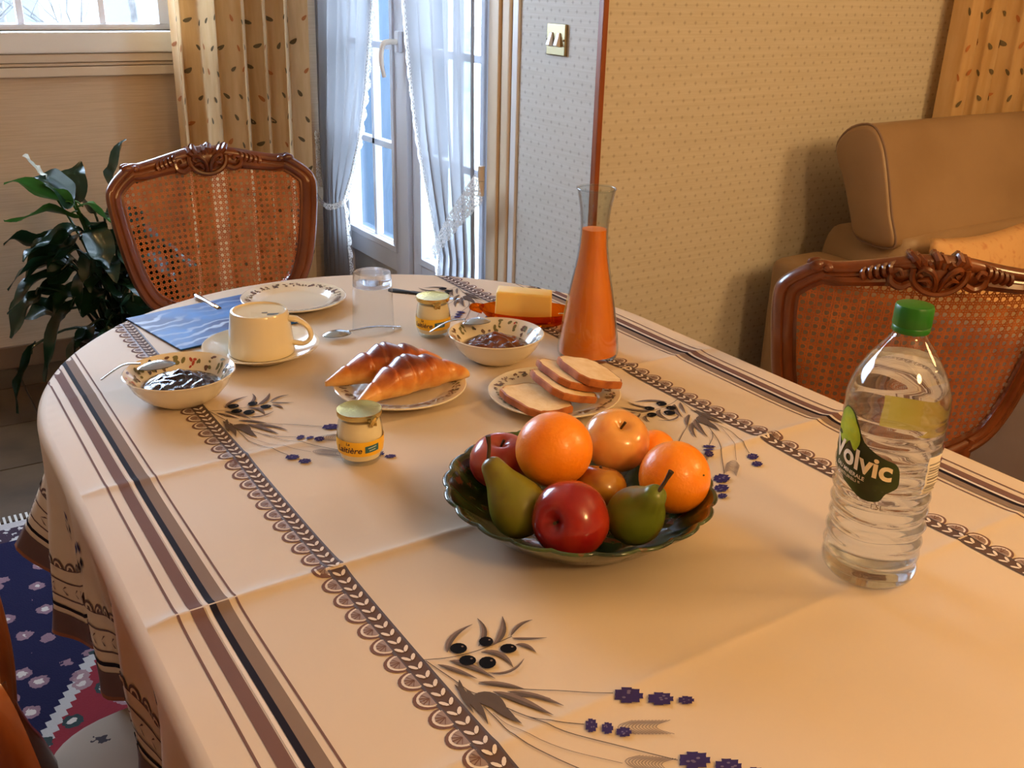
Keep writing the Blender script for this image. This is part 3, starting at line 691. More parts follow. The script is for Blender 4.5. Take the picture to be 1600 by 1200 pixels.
# hem border on the hanging cloth, and small sprigs
b = MBo()
def hem_strip(h0, h1, mi, off=0.0012):
    vs = []; ii = list(range(160, NO-160, 2))
    for i in ii: vs += [skirt(i, DROP[i]-h0, off), skirt(i, DROP[i]-(h0+h1)/2, off), skirt(i, DROP[i]-h1, off)]
    b.add(vs, [(3*k+j, 3*k+j+1, 3*k+4+j, 3*k+3+j) for k in range(len(ii)-1) for j in (0, 1)], mi)
hem_strip(0.000, 0.007, 3); hem_strip(0.007, 0.050, 0); hem_strip(0.060, 0.067, 2); hem_strip(0.083, 0.086, 0); hem_strip(0.116, 0.119, 0)
hem_strip(0.141, 0.144, 0)
def hpt(s, h, off): 
    i = float(np.interp(s, SARC, np.arange(NO))); return skirt(min(i, NO-1.001), float(np.interp(s, SARC, DROP))-h, off)
s = SARC[160]
while s < SARC[NO-160]:
    for rr, mi, off in ((0.0135, 0, 0.0013), (0.0095, 4, 0.0015), (0.006, 0, 0.0017)):
        b.add([hpt(s, 0.143, off)]+[hpt(s+rr*math.cos(PI*q/8), 0.143+rr*1.1*math.sin(PI*q/8), off) for q in range(9)], [(0, 1+q, 2+q) for q in range(8)], mi)
    for s2 in (-1, 1): b.add([hpt(s, 0.101, 0.0014), hpt(s+0.006, 0.101+s2*0.004, 0.0014), hpt(s+0.0115, 0.101+s2*0.008, 0.0014), hpt(s+0.007, 0.101+s2*0.008, 0.0014)], [(0, 1, 2, 3)], 0)
    s += 0.0305
for s0 in np.arange(-0.75, 1.3, 0.19):   # loose twigs between edge and border
    for k, (ds, h) in enumerate(((0, 0.0), (0.012, 0.012), (-0.012, 0.016), (0.0, 0.03), (0.016, 0.035))):
        s = SL+s0+ds; hh = 0.195+h
        if float(np.interp(s, SARC, DROP)) < hh+0.03: continue
        b.add([hpt(s, hh, 0.0013), hpt(s+0.004, hh+0.009, 0.0013), hpt(s+(0.004 if k % 2 else -0.006), hh+0.02, 0.0013), hpt(s-0.005, hh+0.008, 0.0013)], [(0, 1, 2, 3)], 5 if k > 2 else 2)
b.build('hem_print', [M('print_hem_brown', (98, 72, 66), 0.7), P_BAND, P_DARK, M('hem_edge', (140, 84, 54), 0.7), CLOTH, P_LAV], CL, angle=180, weld=False)

# ------------------------------------------------------------------ chairs
CW = M('carved_walnut', (122, 64, 26), 0.28, col2=(80, 36, 13), nscale=7, stretch=(2, 2, 1), coat=0.5)
CANE = M('woven_cane', (186, 108, 52), 0.45, col2=(160, 86, 38), nscale=30)
FAB = bpy.data.materials.new('floral_seat_fabric'); FAB.use_nodes = True
t = NT(FAB); bb = t.n['Principled BSDF']; bb.inputs['Roughness'].default_value = 0.9
co = t.coord(); vo = t.new('ShaderNodeTexVoronoi'); t.link(co, vo.inputs['Vector']); vo.inputs['Scale'].default_value = 13.0
dn = t.math('ADD', vo.outputs['Distance'], t.math('MULTIPLY', t.noise(co, 70.0, 2.0), 0.35))
sc_ = t.new('ShaderNodeSeparateColor'); t.link(vo.outputs['Color'], sc_.inputs[0])
t.link(t.mix(t.math('LESS_THAN', dn, 0.40), rgb((168, 158, 144)), t.mix(t.math('GREATER_THAN', sc_.outputs[0], 0.6), rgb((52, 44, 52)), rgb((150, 100, 66)))), bb.inputs['Base Color'])
def yb(x, z): return 0.20+(z-0.46)*0.18-0.90*x*x     # curved, raked back (chair faces -y)
HALF = [(0, 0.545), (0.08, 0.552), (0.14, 0.575), (0.19, 0.61), (0.218, 0.66), (0.235, 0.72), (0.247, 0.79), (0.255, 0.86), (0.251, 0.895), (0.227, 0.922), (0.192, 0.944), (0.168, 0.944), (0.125, 0.950), (0.08, 0.957), (0.04, 0.962), (0, 0.963)]
def chair_outline(inset=0.0, n=7):
    pts = [Vector((x, 0, z)) for x, z in HALF]+[Vector((-x, 0, z)) for x, z in HALF[-2:0:-1]]
    pts = catmull(pts, n, True); N = len(pts); out = []
    for i, p in enumerate(pts):
        d = (pts[(i+1) % N]-pts[i-1]).normalized(); o_ = Vector((d.z, 0, -d.x)); q = p-o_*inset
        out.append((q.x, q.z, o_.x, o_.z))
    return out
def make_chair(label, loc, rz):
    T = thing('cane_chair', label, 'chair', loc, rz, 'carved cane back dining chairs')
    # back frame: moulded section swept round the outline
    sec = [(-0.020, -0.010), (-0.022, 0.0), (-0.019, 0.010), (-0.014, 0.008), (-0.010, 0.014), (0.000, 0.016), (0.004, 0.012), (0.008, 0.016), (0.016, 0.014), (0.021, 0.004), (0.021, -0.004), (0.016, -0.014), (0.008, -0.016), (0.004, -0.012), (0.0, -0.016), (-0.010, -0.013), (-0.014, -0.008)]
    ol = chair_outline(0.019); b = MB(); vs = []; fs = []; ns = len(sec)
    for (x, z, ox, oz) in ol:
        k = 1.0+0.35*math.exp(-(x/0.09)**2)*(1 if z > 0.9 else 0)
        for a, f in sec: xx, zz = x+ox*a*k, z+oz*a*k; vs.append((xx, yb(xx, zz)-f, zz))
    N = len(ol)
    for i in range(N):
        for k in range(ns): fs.append((i*ns+k, i*ns+(k+1) % ns, ((i+1) % N)*ns+(k+1) % ns, ((i+1) % N)*ns+k))
    b.add(vs, fs); b.build('back_frame', CW, T, fix=True, angle=60)
    # carved crest, front and rear
    b = MB()
    for sd_ in (1, -1):
        def pt(x, z, f): return Vector((x, yb(x, z)-f*sd_, z))
        b.ball(pt(0, 0.940, 0.008), (0.036, 0.012, 0.024), 16, 10)
        b.tube(catmull([pt(0.046*math.cos(PI*1.12*(k/10)-PI*1.06)*1.0, 0.944+0.036*math.sin(PI*1.12*(k/10)-PI*1.06), 0.017) for k in range(11)], 2), 0.0058, 7)
        for s_ in (-1, 1):
            b.tube(catmull([pt(s_*0.004, 0.915, 0.018), pt(s_*0.006, 0.932, 0.024), pt(s_*0.016, 0.948, 0.025), pt(s_*0.030, 0.953, 0.021), pt(s_*0.036, 0.944, 0.017), pt(s_*0.028, 0.938, 0.017)], 3), [0.0045]*6+[0.0055]*5+[0.004]*5, 7)
            b.tube(catmull([pt(s_*0.012, 0.922, 0.018), pt(s_*0.020, 0.934, 0.022), pt(s_*0.034, 0.930, 0.018)], 3), [0.004, 0.005, 0.005, 0.005, 0.004, 0.003, 0.002], 6)
        for k in range(8):
            x = -0.046+k*0.0132; zt = 0.966+0.006*math.sin(k*2.1)-0.9*x*x
            b.tube([pt(x*0.7, 0.952, 0.015), pt(x*0.95, zt-0.004, 0.016), pt(x*1.02+0.004, zt+0.004, 0.006), pt(x*1.0+0.006, zt+0.003, 0.0)], [0.005, 0.0075, 0.006, 0.004], 7)
        for s_ in (-1, 1):
            b.tube(catmull([pt(s_*0.046, 0.925, 0.017), pt(s_*0.062, 0.918, 0.019), pt(s_*0.078, 0.926, 0.019), pt(s_*0.080, 0.942, 0.018), pt(s_*0.068, 0.948, 0.019), pt(s_*0.062, 0.939, 0.021)], 4), [0.0065]*9+[0.0055]*6+[0.004]*6, 7)
            for k in range(5):
                x = 0.070+k*0.0105; zt = 0.957-k*0.0032
                b.tube(catmull([pt(s_*x, zt-0.024, 0.013), pt(s_*(x+0.012), zt-0.014, 0.020), pt(s_*(x+0.013), zt-0.003, 0.017), pt(s_*(x+0.004), zt+0.002, 0.008)], 3), [0.003, 0.0042, 0.0052, 0.0058, 0.0058, 0.005, 0.0045, 0.004, 0.003, 0.0025], 6)
            b.tube(catmull([pt(s_*0.086, 0.925, 0.012), pt(s_*0.118, 0.922, 0.016), pt(s_*0.155, 0.918, 0.015), pt(s_*0.195, 0.918, 0.010)], 4), [0.009]*5+[0.008]*4+[0.006]*2+[0.003]*2, 6)
            b.ball(pt(s_*0.196, 0.938, 0.010), (0.015, 0.008, 0.010), 10, 8); b.ball(pt(s_*0.178, 0.936, 0.011), (0.011, 0.008, 0.008), 10, 8)
    b.build('crest_carving', CW, T)
    # cane: vertical, horizontal and diagonal strands clipped to the opening
    inner = [(p[0], p[1]) for p in chair_outline(0.036, 5)]
    def span_h(z):
        xs = [];
        for i in range(len(inner)):
            (x0, z0), (x1, z1) = inner[i-1], inner[i]
            if (z0-z)*(z1-z) < 0: xs.append(x0+(x1-x0)*(z-z0)/(z1-z0))
        return (min(xs), max(xs)) if len(xs) >= 2 else None
    def clip(p0, d):
        ts = []
        for i in range(len(inner)):
            (x0, z0), (x1, z1) = inner[i-1], inner[i]; ex, ez = x1-x0, z1-z0; den = d[0]*ez-d[1]*ex
            if abs(den) < 1e-12: continue
            t_ = ((x0-p0[0])*ez-(z0-p0[1])*ex)/den; u_ = ((x0-p0[0])*d[1]-(z0-p0[1])*d[0])/den
            if 0 <= u_ < 1: ts.append(t_)
        return (min(ts), max(ts)) if len(ts) >= 2 else None
    b = MB()
    def strand(p0, d, w, f):
        c = clip(p0, d)
        if not c or c[1]-c[0] < 0.01: return
        n = max(3, int((c[1]-c[0])/0.03)); nx, nz = -d[1]*w, d[0]*w; vs = []
        for k in range(n+1):
            t_ = c[0]-0.006+(c[1]-c[0]+0.012)*k/n; x, z = p0[0]+d[0]*t_, p0[1]+d[1]*t_
            vs += [(x+nx, yb(x+nx, z+nz)-f, z+nz), (x-nx, yb(x-nx, z-nz)-f, z-nz)]
        b.add(vs, [(2*k, 2*k+1, 2*k+3, 2*k+2) for k in range(n)])
    P_ = 0.0142
    for layer in (0.004,):
        for k in range(-17, 18):
            for e in (-0.0019, 0.0019): strand((k*P_+e, 0.7), (0, 1), 0.0011, layer)
        for k in range(0, 31):
            for e in (-0.0019, 0.0019): strand((0, 0.53+k*P_+e), (1, 0), 0.0011, layer+0.0008)
        q = math.sqrt(.5)
        for k in range(-34, 35):
            strand(((k+0.5)*P_, 0.53+14*P_), (q, q), 0.0008, layer+0.0014); strand(((k+0.5)*P_, 0.53+14*P_), (q, -q), 0.0008, layer+0.002)
    o = b.build('cane_panel', CANE, T, smooth=False, weld=False); o['kind'] = 'stuff'
    # stiles from back to seat, seat, legs
    for s in (-1, 1):
        b = MB(); b.tube(catmull([(s*0.165, 0.17, 0.43), (s*0.155, 0.185, 0.50), (s*0.14, yb(0.14, 0.58), 0.575), (s*0.15, yb(0.15, 0.62), 0.615)], 4), [0.02]*6+[0.018]*4+[0.014]*3, 10); b.build('back_stile', CW, T)
    def seat(u, v, r=0.0):
        a = 2*PI*u; cx, sy = math.cos(a), math.sin(a); e = 0.42
        x = 0.235*math.copysign(abs(cx)**e, cx)*(1-0.06*sy); y = 0.195*math.copysign(abs(sy)**e, sy)-0.01
        return x, y
    b = MB()
    rings = [(0.97, 0.425), (1.0, 0.43), (1.0, 0.448), (0.985, 0.462), (0.93, 0.470), (0.6, 0.478), (0.0, 0.480)]
    b.grid(lambda u, v: (lambda rg, q: (q[0]*rg[0], q[1]*rg[0], rg[1]))(rings[int(round(v*6))], seat(u, v)), 48, 6, cu=True); b.build('seat_cushion', FAB, T)
    b = MB(); b.tube([(seat(k/48, 0)[0]*1.005, seat(k/48, 0)[1]*1.005, 0.449) for k in range(48)], 0.004, 6, closed=True); b.build('piping', M('brown_piping', (96, 70, 60), 0.8), T)
    b = MB(); rr = [(0.95, 0.365), (1.0, 0.36), (1.02, 0.385), (1.01, 0.42), (0.98, 0.43)]
    b.grid(lambda u, v: (lambda rg, q: (q[0]*rg[0], q[1]*rg[0], rg[1]))(rr[int(round(v*4))], seat(u, v)), 48, 4, cu=True); b.build('seat_rail', CW, T)
    for s in (-1, 1):
        b = MB(); b.tube(catmull([(s*0.19, -0.165, 0.40), (s*0.205, -0.185, 0.33), (s*0.19, -0.17, 0.18), (s*0.192, -0.175, 0.05), (s*0.205, -0.19, 0.012)], 5), [0.032]*5+[0.026]*5+[0.017]*5+[0.013]*4+[0.018]*2, 10); b.build('leg', CW, T)
        b = MB(); b.tube(catmull([(s*0.17, 0.17, 0.42), (s*0.175, 0.18, 0.28), (s*0.18, 0.20, 0.13), (s*0.185, 0.235, 0.012)], 5), [0.026]*6+[0.02]*5+[0.016]*5, 10); b.build('leg', CW, T)
    return T
make_chair('carved walnut chair with cane back at the far end of the table, before the plant', (0.712, 2.205, 0), 0.0)
c_ = make_chair('carved walnut chair with cane back on the right, behind the water bottle', (1.622, 1.173, 0.0), -0.65+PI); c_.scale = (0.95, 1, 1)
make_chair('walnut chair at the lower left edge, floral seat pushed under the cloth', (0.222, 0.925, 0.0), PI/2)

# ------------------------------------------------------------------ curtains
def cloth_curtain(name, label, cat, fn, nu, nv, mat, loc):
    T = thing(name, label, cat, loc); L = Vector(loc); b = MB(); b.grid(lambda u, v: Vector(fn(u, v))-L, nu, nv); o = b.build('fabric', mat, T, angle=180)
    return T, L
DRAPE = M('cream_drape', (222, 190, 142), 0.8, col2=(206, 168, 116), nscale=9, stretch=(4, 4, 0.6), translucent=0.25, sheen=0.2)
LEAFP = [M('leaf_olive', (104, 92, 66), 0.8), M('leaf_rust', (182, 116, 66), 0.8)]
def leaf_print(T, L, fn, W_, H_, n, seed, off_dir, umin=0.01):
    rnd = random.Random(seed); b = MB(); cnt = 0
    nx = max(2, int(W_/0.062)); nz = int(H_/0.085)
    for i in range(nx):
        for j in range(nz):
            u = (i+0.5+0.5*(j % 2)-0.25+rnd.uniform(-.12, .12))/nx; v = (j+0.5+rnd.uniform(-.15, .15))/nz
            if u > 0.99 or u < umin: continue
            an = rnd.uniform(0.4, 1.0)*(1 if rnd.random() < .5 else -1)+PI/2; hl = 0.0135; hw = 0.0062; pts = []
            for k in range(10):
                w = 2*PI*k/10; a_ = hl*math.cos(w); b_ = hw*math.sin(w)*(1-0.35*math.cos(w)); du, dv = a_*math.cos(an)-b_*math.sin(an), a_*math.sin(an)+b_*math.cos(an)
                pts.append(Vector(fn(min(1, max(0, u+du/W_)), min(1, max(0, v+dv/H_))))+off_dir-L)
            c = Vector(fn(u, v))+off_dir*1.3-L
            b.add([c]+pts, [(0, 1+k, 1+(k+1) % 10) for k in range(10)], rnd.choice((0, 0, 1)))
    o = b.build('leaf_print', LEAFP, T, weld=False); o['kind'] = 'stuff'
def drapeL(u, v):
    z = 0.03+2.37*v; top = v
    x0 = 0.955+0.02*top; x1 = 1.44+0.035*top
    w = (u+0.05*math.sin(u*9))*5.0*PI+0.5
    x = x0+(x1-x0)*u+0.010*math.sin(w*2); y = 3.76-0.095*abs(math.sin(w))**0.55-0.012*math.sin(w*0.37+2)-0.006*math.sin(3*w+4*v)
    return (x, y, z)
T, L = cloth_curtain('floral_curtain', 'cream leaf-print curtain hanging at the right of the window', 'curtain', drapeL, 200, 40, DRAPE, (1.2, 3.735, 0.03))
leaf_print(T, L, drapeL, 0.85, 2.37, 0, 3, Vector((0, -0.003, 0)))
def drapeR(u, v):
    z = 0.03+2.37*v
    x0 = 2.90+0.045*v; x1 = 3.75; w = u*6.0*2*PI+0.9
    x = x0+(x1-x0)*u+0.010*math.sin(w*2); y = 2.045-0.075*abs(math.sin(w*0.5))**0.6-0.010*math.sin(w*0.43+1)
    if u < 0.001: y = 2.03
    return (x, y, z)
T, L = cloth_curtain('floral_curtain', 'cream leaf-print curtain hanging behind the sofa headrest', 'curtain', drapeR, 240, 30, DRAPE, (3.3, 1.965, 0.03))
leaf_print(T, L, drapeR, 1.15, 2.37, 0, 4, Vector((0, -0.003, 0)))

SHEER = bpy.data.materials.new('sheer_voile'); SHEER.use_nodes = True
t = NT(SHEER); t.n.remove(t.n['Principled BSDF'])
a_ = t.new('ShaderNodeBsdfTransparent'); a_.inputs[0].default_value = (0.95, 0.97, 1, 1)
d_ = t.new('ShaderNodeBsdfDiffuse'); d_.inputs[0].default_value = rgb((176, 174, 176)); tl = t.new('ShaderNodeBsdfTranslucent'); tl.inputs[0].default_value = rgb((128, 128, 130))
m1 = t.new('ShaderNodeMixShader'); m1.inputs[0].default_value = 0.5; t.link(d_.outputs[0], m1.inputs[1]); t.link(tl.outputs[0], m1.inputs[2])
m2 = t.new('ShaderNodeMixShader'); m2.inputs[0].default_value = 0.90; t.link(a_.outputs[0], m2.inputs[1]); t.link(m1.outputs[0], m2.inputs[2]); t.link(m2.outputs[0], t.n['Material Output'].inputs[0])
LACE = bpy.data.materials.new('lace'); LACE.use_nodes = True
t = NT(LACE); t.n.remove(t.n['Principled BSDF'])
a_ = t.new('ShaderNodeBsdfTransparent'); d_ = t.new('ShaderNodeBsdfDiffuse'); d_.inputs[0].default_value = rgb((238, 234, 228)); tl = t.new('ShaderNodeBsdfTranslucent'); tl.inputs[0].default_value = rgb((238, 234, 228))
m1 = t.new('ShaderNodeMixShader'); m1.inputs[0].default_value = 0.4; t.link(d_.outputs[0], m1.inputs[1]); t.link(tl.outputs[0], m1.inputs[2])
vo = t.new('ShaderNodeTexVoronoi', feature='DISTANCE_TO_EDGE'); t.link(t.coord(), vo.inputs['Vector']); vo.inputs['Scale'].default_value = 95.0
m2 = t.new('ShaderNodeMixShader'); t.link(t.ramp(vo.outputs[0], [(0.10, (1, 1, 1, 1)), (0.22, (0.25, 0.25, 0.25, 1))]), m2.inputs[0]); t.link(a_.outputs[0], m2.inputs[1]); t.link(m1.outputs[0], m2.inputs[2]); t.link(m2.outputs[0], t.n['Material Output'].inputs[0])
XS = XD-0.045
KL = [(0.02, 3.525, 3.835), (0.30, 3.54, 3.83), (0.50, 3.56, 3.815), (0.56, 3.575, 3.80), (0.66, 3.50, 3.825), (0.80, 3.42, 3.825), (1.0, 3.345, 3.815), (1.3, 3.28, 3.80), (1.7, 3.25, 3.80), (2.18, 3.23, 3.80)]
KR = [(0.02, 2.60, 2.85), (0.40, 2.60, 2.83), (0.52, 2.60, 2.81), (0.62, 2.60, 2.85), (0.77, 2.60, 2.905), (0.91, 2.60, 2.95), (1.1, 2.60, 2.99), (1.3, 2.60, 3.02), (1.7, 2.60, 3.06), (2.18, 2.60, 3.10)]
def kint(K, z):
    for i in range(len(K)-1):
        if z <= K[i+1][0]:
            q = max(0, (z-K[i][0])/(K[i+1][0]-K[i][0])); return K[i][1]*(1-q)+K[i+1][1]*q, K[i][2]*(1-q)+K[i+1][2]*q
    return K[-1][1], K[-1][2]
def sheer(K, folds, ph):
    def f(u, v):
        z = 0.02+2.16*v; a, c = kint(K, z); w = u*folds*2*PI+ph
        return (XS-0.014*math.sin(w)*(0.6+0.4*(c-a)/0.5)-0.006*math.sin(w*1.9+z*2), a+(c-a)*u+0.006*math.sin(w*2), z)
    return f
for K, folds, ph, label, lacey in ((KL, 6, 0.3, 'white sheer curtain with lace edge tied back over the left door leaf', 0), (KR, 5, 1.1, 'white sheer curtain tied back with lace over the right door leaf', 1)):
    fn = sheer(K, folds, ph); mid = (K[0][1]+K[0][2])/2
    T, L = cloth_curtain('sheer_curtain', label, 'curtain', fn, 120, 60, SHEER, (XS, mid, 0.02)); T['group'] = 'sheer curtains on the glazed door'
    b = MB(); n = 260; vs = []
    for k in range(n+1):          # scalloped lace border along the free edge
        v = 0.0+1.0*k/n; z = 0.02+2.16*v; e = Vector(fn(0.0 if lacey == 0 else 1.0, v)); sg = -1 if lacey == 0 else 1
        wd = (0.020+0.024*abs(math.sin(PI*z/0.055))) if lacey == 0 else 0.006+0.008*abs(math.sin(PI*z/0.05))
        vs += [e+Vector((-0.002, -sg*0.012, 0))-L, e+Vector((-0.004, sg*wd, 0))-L]
    b.add(vs, [(2*k, 2*k+1, 2*k+3, 2*k+2) for k in range(n)]); b.build('lace_edge', LACE, T)
    if lacey == 0:
        b = MB(); n = 40; vs = []
        for k in range(n+1):       # gathered lace ruffle on the far side above the tie
            z = 0.57+0.22*k/n; e = Vector(fn(1.0, (z-0.02)/2.16)); wd = 0.014+0.022*math.sin(PI*k/n)+0.006*abs(math.sin(PI*k/5))
            vs += [e+Vector((-0.006, -0.02, 0))-L, e+Vector((-0.012, wd, 0))-L]
        b.add(vs, [(2*k, 2*k+1, 2*k+3, 2*k+2) for k in range(n)]); b.build('lace_ruffle', LACE, T)
        b = MB(); vs = []
        for k in range(13):
            q = k/12; y = 3.555+0.265*q; z = 0.555-0.03*math.sin(PI*q)-0.02*q; x = XS-0.022-0.012*math.sin(PI*q)
            vs += [Vector((x, y, z+0.012))-L, Vector((x, y, z-0.012))-L]
        b.add(vs, [(2*k, 2*k+1, 2*k+3, 2*k+2) for k in range(12)]); b.build('tie_back', LACE, T)
    else:
        b = MB(); vs = []
        for k in range(33):
            q = k/32; y = 2.545+0.30*q; z = 0.83-0.32*q; x = XS-0.028-0.012*math.sin(PI*q)
            w = 0.058*(1-q)**0.8+0.012+0.006*abs(math.sin(PI*k/4))
            vs += [Vector((x, y+0.006, z+0.006))-L, Vector((x, y-w*0.5, z-w))-L]
        b.add(vs, [(2*k, 2*k+1, 2*k+3, 2*k+2) for k in range(32)]); b.build('tie_back', LACE, T)

# ------------------------------------------------------------------ sofa
LEA = M('tan_leather', (154, 128, 100), 0.42, col2=(142, 116, 88), nscale=4, bump=(60, 0.12, 0.002))
LEAD = M('taupe_leather', (140, 118, 104), 0.5, col2=(128, 106, 94), nscale=4)
SO = thing('leather_sofa', 'tan leather sofa with raised headrest behind the right chair', 'sofa', (3.2, 1.55, 0)); SL_ = Vector((3.2, 1.55, 0))
def soft_box(name, lo, hi, mat, bev=0.04, seg=4, warp=None, nx=1):
    b = MB(); lo = Vector(lo)-SL_; hi = Vector(hi)-SL_
    b.box(lo, hi); o = b.build(name, mat, SO, smooth=True, bevel=(bev, seg), angle=180)
    return o
soft_box('base', (2.16, 1.10, 0.06), (4.35, 1.93, 0.30), LEAD, 0.03)
soft_box('armrest', (2.15, 1.02, 0.10), (2.36, 1.94, 0.648), LEA, 0.035)
soft_box('armrest', (4.18, 1.02, 0.10), (4.40, 1.94, 0.648), LEA, 0.035)
soft_box('arm_panel', (2.135, 1.06, 0.06), (2.16, 1.92, 0.30), LEAD, 0.012)
for x in (2.365, 3.275):
    soft_box('seat_cushion', (x, 1.03, 0.28), (x+0.90, 1.72, 0.46), LEA, 0.05)
    b = MB(); c = [(1.74, 0.43), (1.66, 0.47), (1.635, 0.60), (1.655, 0.72), (1.70, 0.745), (1.80, 0.74), (1.90, 0.72), (1.935, 0.60), (1.935, 0.43)]
    b.grid(lambda u, v: (lambda p: (x+0.90*u-3.2, p.x-1.55+0.012*(1-4*(u-.5)**2)*(-1), p.y))(catmull([Vector((q[0], q[1], 0)) for q in c], 4)[int(round(v*32))]), 10, 32)
    _c = catmull([Vector((q[0], q[1], 0)) for q in c], 4)
    for u in (0, 1): b.add([(x+0.90*u-3.2, p.x-1.55, p.y) for p in _c], [tuple(range(len(_c)))])
    o = b.build('back_cushion', LEA, SO, angle=180)
# headrest: closed profile extruded along the sofa, end cap with piping
prof = catmull([Vector((y, z, 0)) for y, z in [(1.905, 0.965), (1.865, 1.012), (1.80, 1.026), (1.755, 0.985), (1.722, 0.905), (1.69, 0.80), (1.662, 0.724), (1.70, 0.705), (1.79, 0.715), (1.825, 0.78), (1.86, 0.86), (1.895, 0.92)]], 4, True)
for hx0, hx1 in ((2.325, 3.25), (3.27, 4.17)):
    b = MB(); n = len(prof); vs = []; fs = []
    st = [(hx0, 0.90), (hx0+0.004, 0.96), (hx0+0.014, 0.99), (hx0+0.03, 1.0), ((hx0+hx1)/2, 1.015), (hx1-0.03, 1.0), (hx1-0.014, 0.99), (hx1-0.004, 0.96), (hx1, 0.90)]
    cy, cz = 1.79, 0.87
    for x, k in st:
        for p in prof: vs.append((x-3.2, cy+(p.x-cy)*k-1.55, cz+(p.y-cz)*k))
    for i in range(len(st)-1):
        for k in range(n): fs.append((i*n+k, i*n+(k+1) % n, (i+1)*n+(k+1) % n, (i+1)*n+k))
    fs.append(tuple(range(n))); fs.append(tuple((len(st)-1)*n+k for k in range(n-1, -1, -1))); b.add(vs, fs)
    h = b.build('headrest', LEA, SO, fix=True, angle=50)
    b = MB(); b.tube([(hx0+0.012-3.2, cy+(p.x-cy)*1.0-1.55, cz+(p.y-cz)*1.0) for p in prof], 0.0035, 6, closed=True); b.build('seam', LEAD, h)
for x in (2.25, 4.28):
    for y in (1.12, 1.88): b = MB(); b.lathe([(0.02, 0), (0.025, 0.02), (0.025, 0.062)], 12, (x-3.2, y-1.55, 0)); b.build('foot', M('dark_foot', (50, 40, 34), 0.5), SO)
# throw pillow
PIL = M('pillow_fabric', (214, 172, 122), 0.9, col2=(196, 140, 96), nscale=45, contrast=(0.55, 0.75))
pw = thing('throw_pillow', 'peach speckled throw pillow leaning on the sofa back', 'pillow', (2.60, 1.555, 0.46))
b = MB(); Rm = Matrix.Rotation(math.radians(-14), 3, 'X')
def pil(u, v, sgn):
    x = (u-.5)*0.44; z = (v-.5)*0.30; e = (1-(2*u-1)**4)*(1-(2*v-1)**4); pinch = 1-0.10*(4*(v-.5)**2 < 1)*0
    x *= 1-0.06*math.sin(PI*v); z *= 1-0.10*math.sin(PI*u)
    p = Rm @ Vector((x, sgn*0.055*e**0.6, z)); return (p.x, p.y, p.z+0.145)
b.grid(lambda u, v: pil(u, v, -1), 20, 16); b.grid(lambda u, v: pil(1-u, v, 1), 20, 16)
b.build('pillow_cover', PIL, pw, angle=180)

# ------------------------------------------------------------------ plant
PL = thing('peace_lily', 'dark green peace lily with drooping leaves in a pot by the far wall', 'plant', (0.64, 3.47, 0.004)); PLo = Vector((0.64, 3.47, 0.004))
b = MB(); b.lathe([(0.09, 0), (0.115, 0.02), (0.135, 0.16), (0.145, 0.20), (0.135, 0.20), (0.12, 0.17)], 32, cap1=False); b.build('pot', M('dark_pot', (44, 40, 38), 0.4), PL)
b = MB(); b.lathe([(0.0, 0.17), (0.124, 0.168)], 24, cap0=False, cap1=False); b.build('soil', M('soil', (40, 30, 24), 0.95), PL)
LG = [M('leaf_deep_green', (26, 56, 34), 0.30, col2=(18, 44, 30), nscale=12, translucent=0.08, coat=0.3), M('leaf_mid_green', (58, 104, 38), 0.32, col2=(40, 84, 32), nscale=12, translucent=0.2, coat=0.2)]
def plant_leaf(start, tip, w, kind, curl=0.25, seed=0):
    s = Vector(start)-PLo; e = Vector(tip)-PLo; d = e-s; ln = d.length; rnd = random.Random(seed)
    side = d.cross(Vector((0, 0, 1)))
    if side.length < 0.02: side = Vector((1, 0, 0))
    side.normalize(); tw = rnd.uniform(-0.9, 0.9); up = side.cross(d).normalized(); side = (side*math.cos(tw)+up*math.sin(tw)).normalized(); nrm = side.cross(d).normalized()
    if nrm.z < 0: nrm = -nrm
    b = MB(); n = 12; vs = []
    for i in range(n+1):
        u = i/n; hw = 1.45*w*(math.sin(PI*min(1, u**0.75*0.98+0.01))**0.9)*(1-0.2*u)+0.0008
        c = s+d*u+nrm*(curl*ln*(u-u*u)*1.0)+Vector((0, 0, 0.01*math.sin(9*u+seed)))
        for q in (-1, -0.5, 0, 0.5, 1): vs.append(c+side*hw*q+nrm*(0.35*hw*abs(q)+0.004*math.sin(u*14+seed+q*2)))
    b.add(vs, [(5*i+k, 5*i+k+1, 5*i+k+6, 5*i+k+5) for i in range(n) for k in range(4)])
    lf = b.build('leaf', LG[kind] if kind < 2 else M('spathe_white', (214, 214, 196), 0.5, translucent=0.3), PL, angle=180)
    b = MB(); b0 = Vector((rnd.uniform(-.05, .05), rnd.uniform(-.05, .05), 0.165)); mid = b0.lerp(s, 0.55)+Vector((0, 0, 0.05))
    b.tube(catmull([b0, mid, s, s+d*0.15+nrm*(curl*ln*0.1)], 4), [0.005]*5+[0.004]*4+[0.003]*4, 6); b.build('stem', LG[1] if kind else LG[0], PL)
    return lf
